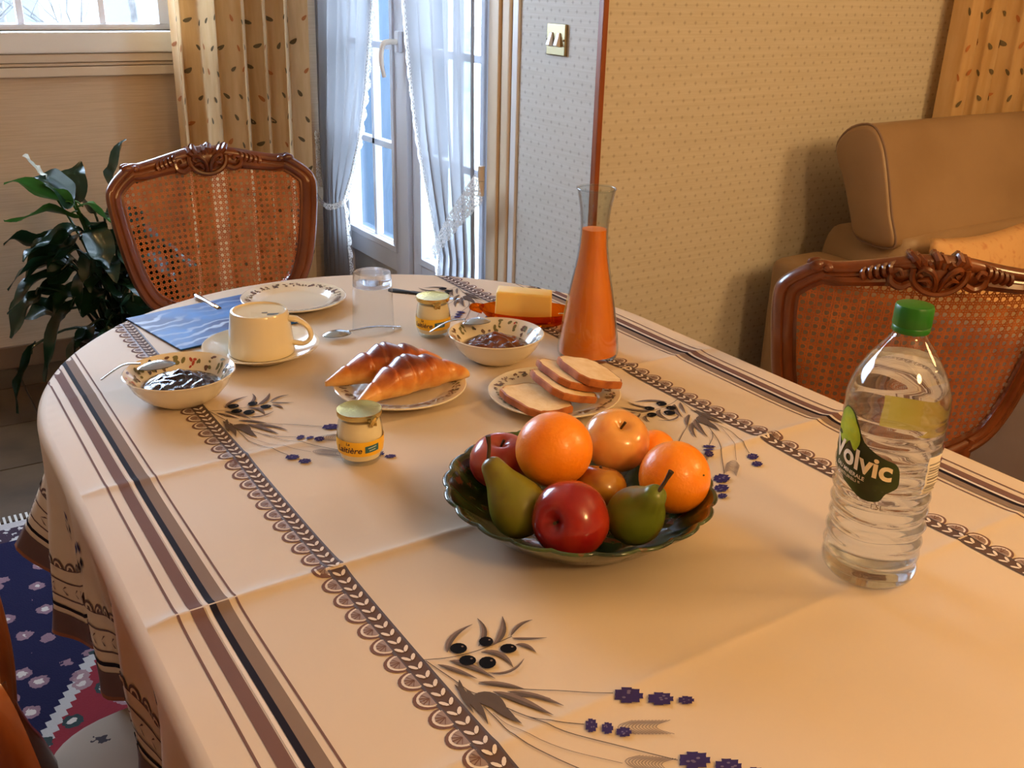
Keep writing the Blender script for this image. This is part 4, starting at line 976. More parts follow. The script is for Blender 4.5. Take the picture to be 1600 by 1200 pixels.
for i, a in enumerate([((.47, 3.42, .745), (.41, 3.38, .832), .020, 2), ((.54, 3.40, .665), (.345, 3.36, .765), .028, 1), ((.545, 3.42, .665), (.435, 3.40, .775), .045, 0), ((.555, 3.50, .655), (.60, 3.52, .79), .038, 0), ((.55, 3.38, .64), (.325, 3.33, .65), .022, 1), ((.54, 3.36, .68), (.65, 3.33, .60), .032, 1),
    ((.55, 3.40, .59), (.39, 3.36, .55), .022, 0), ((.56, 3.38, .57), (.42, 3.30, .50), .036, 0), ((.53, 3.36, .53), (.30, 3.30, .455), .036, 0), ((.50, 3.35, .49), (.285, 3.28, .385), .034, 0), ((.40, 3.34, .43), (.285, 3.30, .29), .034, 0), ((.50, 3.34, .39), (.36, 3.30, .12), .034, 0),
    ((.58, 3.30, .31), (.66, 3.26, .385), .045, 0), ((.68, 3.52, .68), (.745, 3.50, .85), .030, 0), ((.36, 3.36, .24), (.27, 3.34, .03), .028, 0), ((.60, 3.40, .55), (.70, 3.36, .52), .040, 0), ((.60, 3.36, .47), (.73, 3.34, .42), .044, 0), ((.60, 3.36, .40), (.50, 3.30, .32), .038, 0),
    ((.63, 3.42, .62), (.77, 3.42, .60), .040, 0), ((.66, 3.40, .50), (.85, 3.40, .46), .042, 0), ((.62, 3.34, .34), (.72, 3.28, .22), .045, 0), ((.62, 3.50, .60), (.52, 3.58, .70), .04, 0), ((.70, 3.44, .38), (.86, 3.42, .28), .045, 0), ((.58, 3.34, .28), (.55, 3.26, .12), .042, 0), ((.66, 3.48, .66), (.86, 3.52, .72), .036, 0), ((.57, 3.36, .60), (.60, 3.30, .47), .036, 0), ((.56, 3.34, .45), (.62, 3.28, .33), .040, 0),
    ((.53, 3.38, .42), (.42, 3.34, .34), .026, 0), ((.60, 3.32, .24), (.52, 3.24, .05), .04, 0), ((.68, 3.34, .27), (.72, 3.26, .08), .042, 0)]):
    plant_leaf(a[0], a[1], a[2], a[3], 0.25, i)
_rl = random.Random(11)
for i in range(34):
    an = _rl.uniform(-0.9, PI+0.6); r0 = _rl.uniform(0.05, 0.14); r1 = r0+_rl.uniform(0.12, 0.2); z0 = _rl.uniform(0.25, 0.62); c0 = Vector((0.60, 3.44, 0))
    if math.sin(an) > 0.3: an = -an
    dv = Vector((math.cos(an), 0.6*math.sin(an), 0))
    plant_leaf(c0+dv*r0+Vector((0, 0, z0)), c0+dv*r1+Vector((0, 0, z0+_rl.uniform(-0.14, 0.05))), _rl.uniform(0.026, 0.036), 0, 0.25, 60+i)

# ------------------------------------------------------------------ things on the table
CHINA = M('ivory_china', (232, 222, 200), 0.12, coat=0.5)
CUPM = M('cream_china', (230, 216, 182), 0.16, coat=0.4)
STEEL = M('polished_steel', (205, 208, 214), 0.18, 1.0)
FLOR = [M('print_umber', (112, 84, 72), 0.3), M('print_slate', (70, 66, 80), 0.3), M('print_rose', (178, 74, 58), 0.3), M('print_sage', (118, 116, 78), 0.3)]
Z0 = TZ+0.0015
def plate(label, x, y, r, group='plates with a printed rim', kind='dinner_plate', hh=0.0165):
    T = thing(kind, label, 'plate', (x, y, Z0), 0, group); b = MB(); k = r/0.104
    prof = [(0.0, 0.003), (0.055*k, 0.003), (0.060*k, 0.000), (0.063*k, 0.003), (0.072*k, 0.009), (0.100*k, hh-0.003), (0.104*k, hh-0.001), (0.1045*k, hh+0.0008), (0.103*k, hh+0.0015), (0.098*k, hh), (0.078*k, 0.0125), (0.070*k, 0.008), (0.062*k, 0.006), (0.0, 0.0055)]
    b.lathe(prof, 72, cap0=False, cap1=False); b.build('plate_body', CHINA, T)
    rnd = random.Random(int(x*1000)); b = MB()
    def zr(q): return 0.0125+(hh-0.0125)*(q/k-0.078)/0.020+0.0005
    for i in range(40):
        a0 = 2*PI*i/40+rnd.uniform(-.03, .03); big = i % 5 == 0
        for j in range(8 if big else 5):
            a = a0+rnd.uniform(-.05, .05); q = k*(0.088+rnd.uniform(-.006, .006)); s1 = k*(0.0050 if big else 0.0038)*rnd.uniform(.6, 1.1); an = rnd.uniform(0, PI); pts = []
            for m_ in range(7):
                w = 2*PI*m_/7; dx_, dy_ = s1*math.cos(w), s1*0.5*math.sin(w); ex, ey = dx_*math.cos(an)-dy_*math.sin(an), dx_*math.sin(an)+dy_*math.cos(an)
                X, Y = q*math.cos(a)+ex, q*math.sin(a)+ey; R_ = math.hypot(X, Y); R_c = min(max(R_, 0.079*k), 0.0975*k); pts.append((X*R_c/R_, Y*R_c/R_, zr(R_c)))
            b.add(pts, [tuple(range(7))], 1 if big and j < 2 else (3 if rnd.random() < .25 else 0))
    b.build('rim_print', FLOR, T, weld=False)
    return T
plate('empty flat plate with floral rim near the far table edge', 0.679, 1.845, 0.104)
plate('floral rimmed plate holding two croissants', 0.656, 1.324, 0.105)
plate('floral rimmed plate holding slices of bread', 0.854, 1.178, 0.105)

# croissants
CRUST = bpy.data.materials.new('baked_crust'); CRUST.use_nodes = True
t = NT(CRUST); bb = t.n['Principled BSDF']; bb.inputs['Roughness'].default_value = 0.32; bb.inputs['Coat Weight'].default_value = 0.35; bb.inputs['Coat Roughness'].default_value = 0.2
co = t.coord(); sp = t.new('ShaderNodeSeparateXYZ'); t.link(co, sp.inputs[0]); nz = t.noise(co, 38.0, 4.0)
hgt = t.math('ADD', t.math('DIVIDE', sp.outputs[2], 0.05), t.math('MULTIPLY', t.math('SUBTRACT', nz, 0.5), 0.9))
t.link(t.ramp(hgt, [(0.15, rgb((232, 180, 104))), (0.48, rgb((212, 132, 54))), (0.80, rgb((168, 80, 28))), (1.0, rgb((112, 46, 16)))]), bb.inputs['Base Color'])
t.link(t.bump(t.noise(t.mapping(co, (30, 30, 90)), 1.0, 3.0), 0.5, 0.003), bb.inputs['Normal'])
def croissant(label, p0, p1, bend, r0, z0, flip=1, seed=1):
    rnd = random.Random(seed); A = Vector((p0[0], p0[1], 0)); E = Vector((p1[0], p1[1], 0)); mid = (A+E)/2; d = (E-A).normalized(); sd = Vector((-d.y, d.x, 0))
    T = thing('croissant', label, 'croissant', (mid.x, mid.y, z0), 0, 'croissants on the plate'); b = MB(); n = 96; m_ = 22
    cuts = [0.0, 0.17, 0.34, 0.46, 0.62, 0.80, 1.0]; vs = []; fs = []
    for i in range(n+1):
        u = i/n; env = max(0.02, math.sin(PI*(0.03+0.94*u)))**(0.72 if u < 0.5 else 0.45)*(0.74+0.26*math.sin(PI*u)**2)
        for k in range(len(cuts)-1):
            if cuts[k] <= u <= cuts[k+1]:
                q = (u-cuts[k])/(cuts[k+1]-cuts[k]); ce = (cuts[k]+cuts[k+1])/2
                st = (q if ce < 0.5 else 1-q); st = 0.87+0.15*st**0.6*(1-0.6*max(0, st-0.8)/0.2)
        r = r0*env*st
        c = A+(E-A)*u+sd*bend*math.sin(PI*u)-mid; zc = r*0.80
        for j in range(m_):
            a = 2*PI*j/m_; tw = 1+0.035*math.sin(3*a+u*22)
            yy = math.cos(a)*r*tw*1.02; zz = math.sin(a)*r*tw*0.95; zz = max(zz, -r*0.78)
            vs.append((c.x+sd.x*yy, c.y+sd.y*yy, zc+zz))
    for i in range(n):
        for j in range(m_): fs.append((i*m_+j, i*m_+(j+1) % m_, (i+1)*m_+(j+1) % m_, (i+1)*m_+j))
    fs.append(tuple(range(m_))); fs.append(tuple(n*m_+j for j in range(m_))); b.add(vs, fs)
    b.build('crust', CRUST, T, fix=True, angle=70)
    return T
croissant('golden croissant at the back of the plate, nearer the tumbler', (0.548, 1.372), (0.752, 1.362), -0.010, 0.034, Z0+0.0165, seed=2)
croissant('golden croissant at the front of the plate, nearer the yogurt jar', (0.556, 1.272), (0.764, 1.298), 0.012, 0.033, Z0+0.0165, seed=5)

# bread
CRUMB = M('bread_crumb', (236, 208, 160), 0.85, col2=(226, 192, 138), nscale=60, bump=(180, 0.5, 0.002)); BCR = M('bread_crust', (192, 112, 48), 0.6, col2=(136, 66, 28), nscale=30)
def slice_outline(n=44):
    pts = []
    for k in range(n):
        a = 2*PI*k/n; c, s = math.cos(a), math.sin(a); x = 0.041*math.copysign(abs(c)**0.5, c); y = 0.056*math.copysign(abs(s)**0.6, s)
        bump_ = 1+0.022*math.sin(a*11+0.7)+0.012*math.sin(a*23); pts.append((x*bump_, y*bump_))
    return pts
def bread(label, loc, rot, sc=1.0, th=0.013):
    T = thing('bread_slice', label, 'bread', loc, 0, 'slices of white bread'); T.rotation_euler = rot; ol = [(x*sc, y*sc) for x, y in slice_outline()]; n = len(ol)
    b = MB(); vs = []
    for k, z in ((0.955, -th/2-0.0004), (1.0, -th/2+0.001), (1.01, 0), (1.0, th/2-0.001), (0.955, th/2+0.0004)): vs += [(x*k, y*k, z) for x, y in ol]
    b.add(vs, [(r*n+k, r*n+(k+1) % n, (r+1)*n+(k+1) % n, (r+1)*n+k) for r in range(4) for k in range(n)]); b.build('crust', BCR, T, fix=True)
    b = MB(); b.add([(x*0.965, y*0.965, th/2) for x, y in ol]+[(x*0.965, y*0.965, -th/2) for x, y in ol], [tuple(range(n)), tuple(range(2*n-1, n-1, -1))]+[(k, n+k, n+(k+1) % n, (k+1) % n) for k in range(n)]); b.build('crumb', CRUMB, T, fix=True, angle=30)
    return T
rr_ = math.radians
bread('white bread slice lying flat at the left of the bread plate', (0.801, 1.152, Z0+0.0210), (rr_(2), rr_(5), rr_(4)), 1.0, 0.012)
bread('bread slice showing its crust, leaning across the middle of the bread plate', (0.856, 1.158, Z0+0.0315), (rr_(2), rr_(16), rr_(-5)), 1.0, 0.011)
bread('bread slice mostly hidden between the leaning slice and the top right slice', (0.880, 1.176, Z0+0.0385), (rr_(2), rr_(16), rr_(-4)), 1.0, 0.011)
bread('bread slice lying uppermost at the right of the bread plate beside the carafe', (0.906, 1.158, Z0+0.0450), (rr_(2), rr_(14), rr_(-6)), 0.98, 0.012)

# cup upside down on saucer
T = thing('saucer', 'cream saucer under the upturned cup', 'saucer', (0.522, 1.590, Z0)); b = MB()
b.lathe([(0, 0.003), (0.045, 0.003), (0.05, 0), (0.054, 0.003), (0.09, 0.019), (0.0985, 0.0225), (0.1, 0.0245), (0.097, 0.0245), (0.088, 0.0205), (0.055, 0.009), (0.04, 0.0075), (0, 0.0075)], 72, cap0=False, cap1=False); b.build('saucer_body', CHINA, T)
T = thing('coffee_cup', 'cream coffee cup turned upside down on the saucer', 'cup', (0.522, 1.590, Z0+0.0095)); b = MB()
b.lathe([(0.0545, 0.0), (0.0560, 0.001), (0.0565, 0.004), (0.0555, 0.02), (0.0525, 0.045), (0.050, 0.066), (0.0488, 0.073), (0.0475, 0.0755), (0.0445, 0.0760), (0.043, 0.0735), (0.030, 0.0725), (0.0, 0.0722)], 72, cap0=False, cap1=False)
b.lathe([(0.0545, 0.0), (0.0525, 0.004), (0.046, 0.06), (0.0, 0.066)], 72, cap0=False, cap1=False); b.build('cup_body', CUPM, T, fix=False)
b = MB(); R0 = Vector((0.84, -0.54, 0)).normalized()
hp_ = [R0*0.050+Vector((0, 0, 0.062)), R0*0.066+Vector((0, 0, 0.059)), R0*0.083+Vector((0, 0, 0.045)), R0*0.086+Vector((0, 0, 0.028)), R0*0.074+Vector((0, 0, 0.017)), R0*0.0545+Vector((0, 0, 0.018))]
b.tube(catmull(hp_, 6), [0.0075]*6+[0.006]*20+[0.0065]*5, 10, flat=0.75); b.build('handle', CUPM, T)
b = MB(); b.add([(0.004, -0.026, 0.0731), (0.022, -0.0335, 0.0731), (0.026, -0.0255, 0.0731), (0.008, -0.020, 0.0731)], [(0, 1, 2, 3)]); b.add([(0.0, -0.012, 0.0729), (0.009, -0.016, 0.0729), (0.011, -0.011, 0.0729), (0.002, -0.008, 0.0729)], [(0, 1, 2, 3)])
part(b.build('maker_mark', M('mark_ink', (60, 62, 50), 0.4), T, smooth=False), 'dark maker mark under the cup')

# placemat
MATM = bpy.data.materials.new('blue_marbled_print'); MATM.use_nodes = True
t = NT(MATM); bb = t.n['Principled BSDF']; bb.inputs['Roughness'].default_value = 0.5; bb.inputs['Specular IOR Level'].default_value = 0.2
co = t.coord(); n1 = t.noise(co, 9.0, 4.0); wv = t.new('ShaderNodeTexWave', wave_type='RINGS'); t.link(co, wv.inputs['Vector']); wv.inputs['Scale'].default_value = 9.0; wv.inputs['Distortion'].default_value = 14.0; wv.inputs['Detail'].default_value = 3.0
mixc = t.mix(t.ramp(n1, [(0.35, (0, 0, 0, 1)), (0.62, (1, 1, 1, 1))]), rgb((40, 118, 200)), rgb((24, 44, 110)))
t.link(t.mix(t.math('MULTIPLY', t.ramp(wv.outputs['Fac'], [(0.60, (0, 0, 0, 1)), (0.95, (1, 1, 1, 1))]), t.ramp(t.noise(co, 5.0, 2.0), [(0.38, (0, 0, 0, 1)), (0.6, (1, 1, 1, 1))])), mixc, rgb((176, 196, 226))), bb.inputs['Base Color'])
ex, ey = Vector((0.982, 0.19, 0)), Vector((0.19, -0.982, 0)); c = Vector((0.365, 1.905, 0))+ex*0.125+ey*0.1125
b = MB(); b.box((-0.125, -0.1125, 0), (0.125, 0.1125, 0.0025)); o = b.build('placemat', MATM, smooth=False, bevel=(0.0008, 1)); o.location = (c.x, c.y, Z0); o.rotation_euler = (0, 0, math.atan2(ex.y, ex.x))
tag(o, 'glossy blue marbled placemat under the silver knife', 'placemat')

# cutlery
def ribbon(b, pts, widths, th, mi=0):
    pts = [Vector(p) for p in pts]; vs = []; fs = []; N = len(pts)
    for i, p in enumerate(pts):
        d = (pts[min(i+1, N-1)]-pts[max(i-1, 0)]).normalized(); s = d.cross(Vector((0, 0, 1))).normalized(); u = s.cross(d)
        h = th[i] if hasattr(th, '__len__') else th
        for k in range(8):
            a = 2*PI*k/8; vs.append(p+s*widths[i]*math.cos(a)+u*h*math.sin(a))
    for i in range(N-1):
        for k in range(8): fs.append((i*8+k, i*8+(k+1) % 8, (i+1)*8+(k+1) % 8, (i+1)*8+k))
    fs += [tuple(range(7, -1, -1)), tuple((N-1)*8+k for k in range(8))]; b.add(vs, fs, mi)
def knife(name, label, a, e, hl, hm, hw=0.008, bw=0.009, z=Z0, ze=None, ferrule=None):
    a = Vector((a[0], a[1], z+0.0055)); e = Vector((e[0], e[1], (ze if ze is not None else z)+0.0025)); d = (e-a); L_ = d.length; d.normalize()
    T = thing(name, label, 'knife', a-Vector((0, 0, 0.0055))); b = MB(); pts = [d*(hl*k/10) for k in range(11)]
    ribbon(b, pts, [hw*0.55]+[hw*(0.85+0.2*math.cos(PI*k/5)) for k in range(9)]+[hw*0.7], 0.0045); b.build('handle', hm, T)
    if ferrule: b = MB(); b.tube([d*(hl-0.003), d*(hl+0.012)], 0.0055, 10); b.build('ferrule', ferrule, T)
    b = MB(); n = 14; pts = [d*(hl+(L_-hl)*k/n) for k in range(n+1)]; ribbon(b, pts, [bw*(0.75+0.25*min(1, k/3)) if k < n-3 else bw*(1-(k-n+3)/3.3) for k in range(n+1)], 0.0012); b.build('blade', STEEL, T)
    return T
knife('table_knife', 'silver handled table knife lying across the blue placemat', (0.522, 1.985), (0.556, 1.745), 0.095, STEEL, 0.008, 0.009, Z0+0.0025, ferrule=M('brass', (190, 140, 70), 0.3, 1.0))
knife('kitchen_knife', 'knife with black handle lying behind the yogurt jar', (0.890, 1.842), (1.035, 1.665), 0.105, M('black_handle', (26, 26, 32), 0.4), 0.010, 0.009, Z0)
def spoon(label, tail, bowl_c, zt, zb, bl=0.026, bw=0.017, down=False, hump=0.012):
    A = Vector((tail[0], tail[1], zt)); B = Vector((bowl_c[0], bowl_c[1], zb)); d = B-A; dh = Vector((d.x, d.y, 0)).normalized()
    T = thing('teaspoon', label, 'spoon', A); pts = catmull([Vector((0, 0, 0)), d*0.4+Vector((0, 0, hump)), d-dh*(bl*0.9)+Vector((0, 0, hump*0.3))], 6)
    b = MB(); ribbon(b, pts, [0.0055]+[0.005-0.0022*k/11 for k in range(12)], 0.0014); b.build('handle', STEEL, T)
    b = MB(); s = Vector((-dh.y, dh.x, 0)); sg = 1 if down else -1; slope = Vector((dh.x, dh.y, d.z/max(0.02, Vector((d.x, d.y)).length)*0.4))
    def bowl(u, v):
        a = 2*PI*u; r = v; x = bl*r*math.cos(a)*(1.0 if math.cos(a) > 0 else 1.1); y = bw*r*math.sin(a)
        return d+slope*x+s*y+Vector((0, 0, sg*0.0075*(1-r*r)))
    b.grid(bowl, 28, 7, cu=True); b.grid(lambda u, v: bowl(u, v)+Vector((0, 0, -0.0009)), 28, 7, cu=True); b.build('bowl', STEEL, T, angle=180)
    return T
spoon('teaspoon lying on the cloth behind the glass tumbler', (0.800, 1.612), (0.672, 1.615), Z0+0.0015, Z0+0.008, down=True, hump=0.006)

# jam bowls
def jam_bowl(label, x, y, r, h, jam, jlabel, seed):
    T = thing('jam_bowl', label, 'bowl', (x, y, Z0), 0, 'small floral bowls of jam'); b = MB(); k = r/0.083
    b.lathe([(0, 0.003), (0.036*k, 0.003), (0.038*k, 0), (0.042*k, 0), (0.046*k, 0.003), (0.060*k, 0.012), (0.0715*k, 0.026), (0.0775*k, h-0.007), (0.0815*k, h), (0.083*k, h+0.0014), (0.0815*k, h+0.0022), (0.073*k, h-0.004), (0.058*k, 0.022), (0.040*k, 0.0075), (0.0, 0.006)], 80, cap0=False, cap1=False); b.build('bowl_body', CHINA, T)
    rnd = random.Random(seed); b = MB(); ang = rnd.uniform(0, 1)
    for i in range(18):
        a0 = ang+2*PI*i/18; kind = (2, 3, 0, 1, 3, 0)[i % 6]
        for j in range(6):
            a = a0+rnd.uniform(-.11, .11); q = rnd.uniform(0.12, 0.92); s1 = k*rnd.uniform(0.0028, 0.0052); an = rnd.uniform(0, PI); pts = []
            for m_ in range(7):
                w = 2*PI*m_/7; e1, e2 = s1*math.cos(w), s1*.6*math.sin(w); da = (e1*math.cos(an)-e2*math.sin(an))/(0.075*k); dq = (e1*math.sin(an)+e2*math.cos(an))/0.026
                qq = min(1, max(0, q+dq)); R_ = k*(0.0600+0.0185*qq)-0.0006; zz = 0.0245+(h-0.0245-0.0005)*qq+0.0016
                zz = 0.022+(h-0.004-0.022)*((R_/k-0.058)/0.015)+0.0012 if R_/k < 0.073 else h-0.004+0.0062*((R_/k-0.073)/0.0085)+0.0010
                pts.append((R_*math.cos(a+da), R_*math.sin(a+da), zz))
            b.add(pts, [tuple(range(7))], kind if rnd.random() < .75 else 3)
    b.build('rim_flowers', FLOR, T, weld=False)
    b = MB()
    def jm(u, v):
        a = 2*PI*u; R_ = 0.059*k*v*(1+0.03*math.sin(a*3+seed)); z = 0.0245+0.013*(1-v*v)+0.0026*math.sin(R_*210*math.cos(a)+seed+2.2*math.sin(R_*130*math.sin(a)))*math.sin(R_*190*math.sin(a)+1+2.0*math.sin(R_*110*math.cos(a)+seed))*(1-v**4)+0.006*math.exp(-((R_*math.cos(a)-0.004)**2+(R_*math.sin(a)-0.01)**2)/0.0002)
        return (R_*math.cos(a), R_*math.sin(a), z if v < 1 else 0.0225)
    b.grid(jm, 64, 22, cu=True); o = b.build('jam', jam, T, angle=180); part(o, jlabel)
    return T
JD = M('blackcurrant_jam', (26, 6, 10), 0.08, col2=(44, 8, 14), nscale=40, coat=0.6, bump=(120, 0.7, 0.004)); JB = M('amber_jam', (112, 52, 14), 0.10, col2=(70, 30, 10), nscale=40, coat=0.5, sss=0.3, bump=(110, 0.6, 0.004))
jam_bowl('small floral bowl of dark jam beside the blue placemat', 0.350, 1.470, 0.084, 0.046, JD, 'glossy dark jam', 2)
jam_bowl('small floral bowl of amber jam in front of the butter', 0.874, 1.385, 0.084, 0.046, JB, 'glossy amber jam', 5)
spoon('teaspoon resting on the rim of the dark jam bowl, handle over the cloth', (0.245, 1.520), (0.323, 1.490), Z0+0.036, Z0+0.054, 0.027, 0.017, True, 0.014)
spoon('teaspoon resting on the rim of the amber jam bowl', (0.800, 1.490), (0.868, 1.440), Z0+0.030, Z0+0.052, 0.024, 0.015, True, 0.012)

# tumbler upside down
GLS = refractive('clear_glass', (250, 252, 255), 1.45, 0.35)
T = thing('glass_tumbler', 'clear glass tumbler turned upside down on the cloth', 'glass', (0.748, 1.618, Z0)); b = MB()
b.lathe([(0.0385, 0.0), (0.0395, 0.001), (0.0385, 0.02), (0.0362, 0.09)], 64, cap0=False, cap1=False)
b.build('glass_wall', thin_glass('tumbler_glass', (248, 250, 252), 0.7), T)
b = MB(); b.lathe([(0.0, 0.093), (0.026, 0.0925), (0.033, 0.090), (0.0362, 0.0902), (0.0352, 0.108), (0.0335, 0.115), (0.028, 0.1165), (0.0, 0.1150)], 64, cap0=False, cap1=False); part(b.build('glass_base', GLS, T), 'thick glass base uppermost')

# yogurt jars
YG = M('yogurt', (244, 228, 190), 0.4); FOIL = M('gold_foil', (222, 196, 120), 0.24, 1.0, bump=(160, 0.15, 0.002)); JGL = thin_glass('jar_glass', (248, 250, 248), 1.0); YLAB = M('yellow_label', (246, 190, 36), 0.4); TEAL = M('teal_label', (52, 104, 116), 0.4); TXT = M('label_ink', (58, 34, 40), 0.5); PALE = M('pale_ink', (190, 206, 200), 0.5)
def jar_r(z):
    K = [(0.0, 0.0255), (0.004, 0.0275), (0.012, 0.0300), (0.028, 0.0322), (0.045, 0.0316), (0.058, 0.0292), (0.066, 0.0268), (0.071, 0.0272), (0.074, 0.0285)]
    return float(np.interp(z, [k[0] for k in K], [k[1] for k in K]))
def yogurt(label, x, y, aw, tab):
    T = thing('yogurt_jar', label, 'yogurt jar', (x, y, Z0), 0, 'glass yogurt jars with gold foil lids'); zs = [0.0, 0.002, 0.004, 0.008, 0.012, 0.02, 0.028, 0.037, 0.045, 0.052, 0.058, 0.062, 0.066, 0.071, 0.074]
    b = MB(); b.lathe([(jar_r(z), z) for z in zs], 56, cap1=False); b.build('jar', JGL, T)
    b = MB(); b.lathe([(0.0, 0.005)]+[(jar_r(z)-0.0018, z) for z in zs[3:12]]+[(0.0, 0.0625)], 56, cap0=False, cap1=False); part(b.build('yogurt', YG, T), 'cream coloured yogurt')
    b = MB(); b.lathe([(jar_r(z)+0.0004, z) for z in (0.017, 0.022, 0.028, 0.034, 0.0385)], 72, cap0=False, cap1=False); lb = b.build('label_band', YLAB, T)
    def wrap(vs, a0, zc, off): return [((jar_r(v[1]+zc)+off)*math.cos(a0+v[0]/0.032), (jar_r(v[1]+zc)+off)*math.sin(a0+v[0]/0.032), v[1]+zc) for v in vs]
    b = MB(); vs, fs = text_mesh('Laitière', 0.0125, 0.00018, 0.25); b.add(wrap(vs, aw-0.55, 0.0225, 0.0009), fs); vs, fs = text_mesh('La', 0.006, 0.0001, 0.2); b.add(wrap(vs, aw-0.55, 0.0335, 0.0009), fs); b.build('lettering', TXT, lb, smooth=False)
    b = MB(); b.grid(lambda u, v: wrap([(-0.010+0.020*u, -0.005+0.010*v+0.0016*(u-.5))], aw+0.50, 0.028, 0.0009)[0], 10, 3); b.build('flavour_tag', TEAL, lb)
    b = MB()
    for q, w in ((0.0022, 0.006), (-0.0015, 0.0045)): b.grid(lambda u, v: wrap([(-w+2*w*u, q-0.0007+0.0014*v+0.0016*(u-.5))], aw+0.50, 0.028, 0.0013)[0], 8, 1)
    b.build('flavour_lines', PALE, lb)
    b = MB(); b.lathe([(0.0278, 0.0665), (0.0302, 0.068), (0.0310, 0.0725), (0.0304, 0.0752), (0.0285, 0.0748), (0.020, 0.0728), (0.0, 0.0722)], 64, cap0=False, cap1=False, shape=lambda a, r, z: r*(1+(0.014*math.sin(26*a) if z < 0.07 else 0)))
    lid = b.build('foil_lid', FOIL, T)
    b = MB(); ct = Vector((math.cos(tab), math.sin(tab), 0)); sd = Vector((-ct.y, ct.x, 0)); rnd = random.Random(3)
    b.grid(lambda u, v: ct*(0.0305+0.0016*math.sin(9*u+5*v))+sd*(u-.5)*0.018*(1-0.45*v)+Vector((0, 0, 0.0705-0.012*v)), 8, 6); b.build('foil_tab', FOIL, lid)
ANG_CAM = lambda x, y: math.atan2(-y, -x)
yogurt('glass yogurt jar with gold foil lid standing on the lavender print in front', 0.503, 1.142, ANG_CAM(.503, 1.142), ANG_CAM(.503, 1.142)+0.62)
yogurt('glass yogurt jar with gold foil lid beside the tumbler and knife', 0.837, 1.548, ANG_CAM(.837, 1.548)-0.1, ANG_CAM(.837, 1.548)+0.25)

# butter in amber dish
AMB = refractive('amber_glass', (238, 166, 70), 1.35, 0.6); BA = math.atan2(-0.065, 0.087)
T = thing('butter_dish', 'shallow amber glass dish under the butter', 'dish', (1.034, 1.526, Z0), BA); b = MB()
b.lathe([(0, 0.002), (0.06, 0.002), (0.068, 0.0), (0.075, 0.004), (0.092, 0.022), (0.096, 0.026), (0.093, 0.0265), (0.074, 0.0085), (0.0, 0.007)], 64, sy=0.56, cap0=False, cap1=False); b.build('dish_body', AMB, T)
for s in (-1, 1): b = MB(); b.tube(catmull([(s*0.088, -0.016, 0.022), (s*0.104, -0.012, 0.025), (s*0.110, 0, 0.025), (s*0.104, 0.012, 0.025), (s*0.088, 0.016, 0.022)], 4), 0.005, 8); b.build('dish_handle', AMB, T)
T = thing('butter_block', 'pale yellow block of butter standing in the amber dish', 'butter', (1.020, 1.518, Z0+0.0085), BA)
b = MB(); b.add([(-0.056, -0.022, 0), (0.054, -0.022, 0), (0.053, 0.026, 0), (-0.055, 0.026, 0), (-0.053, -0.020, 0.060), (0.053, -0.021, 0.056), (0.052, 0.025, 0.056), (-0.053, 0.024, 0.061)], [(0, 3, 2, 1), (4, 5, 6, 7), (0, 1, 5, 4), (1, 2, 6, 5), (2, 3, 7, 6), (3, 0, 4, 7)])
b.build('butter', M('butter', (242, 208, 120), 0.45, col2=(236, 196, 100), nscale=8, sss=0.3, bump=(25, 0.2, 0.003)), T, smooth=True, bevel=(0.004, 3), angle=180)
knife('butter_knife', 'small knife with its blade resting in the butter dish behind the carafe', (1.190, 1.520), (1.082, 1.490), 0.05, STEEL, 0.006, 0.007, Z0, Z0+0.022)

# carafe
CGL = thin_glass('carafe_glass', (244, 248, 250), 1.3); JUI = M('orange_juice', (250, 136, 26), 0.4, col2=(246, 126, 20), nscale=20)
T = thing('juice_carafe', 'tall flared glass carafe of orange juice', 'carafe', (1.028, 1.322, Z0))
CK = [(0.0, 0.0515), (0.004, 0.0535), (0.012, 0.0545), (0.03, 0.0530), (0.06, 0.0485), (0.10, 0.0420), (0.14, 0.0345), (0.18, 0.0275), (0.215, 0.0242), (0.24, 0.0243), (0.265, 0.0268), (0.285, 0.0305), (0.297, 0.0328)]
cr = lambda z: float(np.interp(z, [k[0] for k in CK], [k[1] for k in CK]))
sm_ = catmull([Vector((k[1], k[0], 0)) for k in CK], 4)
b = MB(); b.lathe([(p.x, p.y) for p in sm_], 72, cap1=False); b.build('carafe_glass', CGL, T, angle=180)
b = MB(); b.lathe([(p.x-0.0022, p.y) for p in sm_ if 0.008 < p.y], 72, cap0=False, cap1=False); b.tube([(0.0322*math.cos(2*PI*k/48), 0.0322*math.sin(2*PI*k/48), 0.297) for k in range(48)], 0.0018, 8, closed=True); b.build('inner_wall', CGL, T, angle=180)
b = MB(); b.lathe([(0.0, 0.006)]+[(p.x-0.003, p.y) for p in sm_ if 0.006 < p.y < 0.229]+[(0.0, 0.230)], 72, cap0=False, cap1=False); part(b.build('juice', JUI, T), 'opaque orange juice')

# fruit bowl
BOWLM = bpy.data.materials.new('green_glaze'); BOWLM.use_nodes = True
t = NT(BOWLM); bb = t.n['Principled BSDF']; bb.inputs['Roughness'].default_value = 0.12; bb.inputs['Coat Weight'].default_value = 0.5
co = t.coord(); c1 = t.mix(t.ramp(t.noise(co, 26.0, 4.0), [(0.4, (0, 0, 0, 1)), (0.6, (1, 1, 1, 1))]), rgb((26, 46, 26)), rgb((66, 84, 40)))
t.link(t.mix(t.ramp(t.noise(co, 55.0, 3.0), [(0.6, (0, 0, 0, 1)), (0.68, (1, 1, 1, 1))]), c1, rgb((120, 70, 40))), bb.inputs['Base Color'])
FB = (0.657, 0.847); T = thing('fruit_bowl', 'dark green glazed bowl with scalloped rim', 'bowl', (FB[0], FB[1], Z0)); b = MB()
lobe = lambda a, r, z: r*(1+0.028*max(0, (z-0.012)/0.04)*(abs(math.sin(a*10.5))**0.7-0.6))
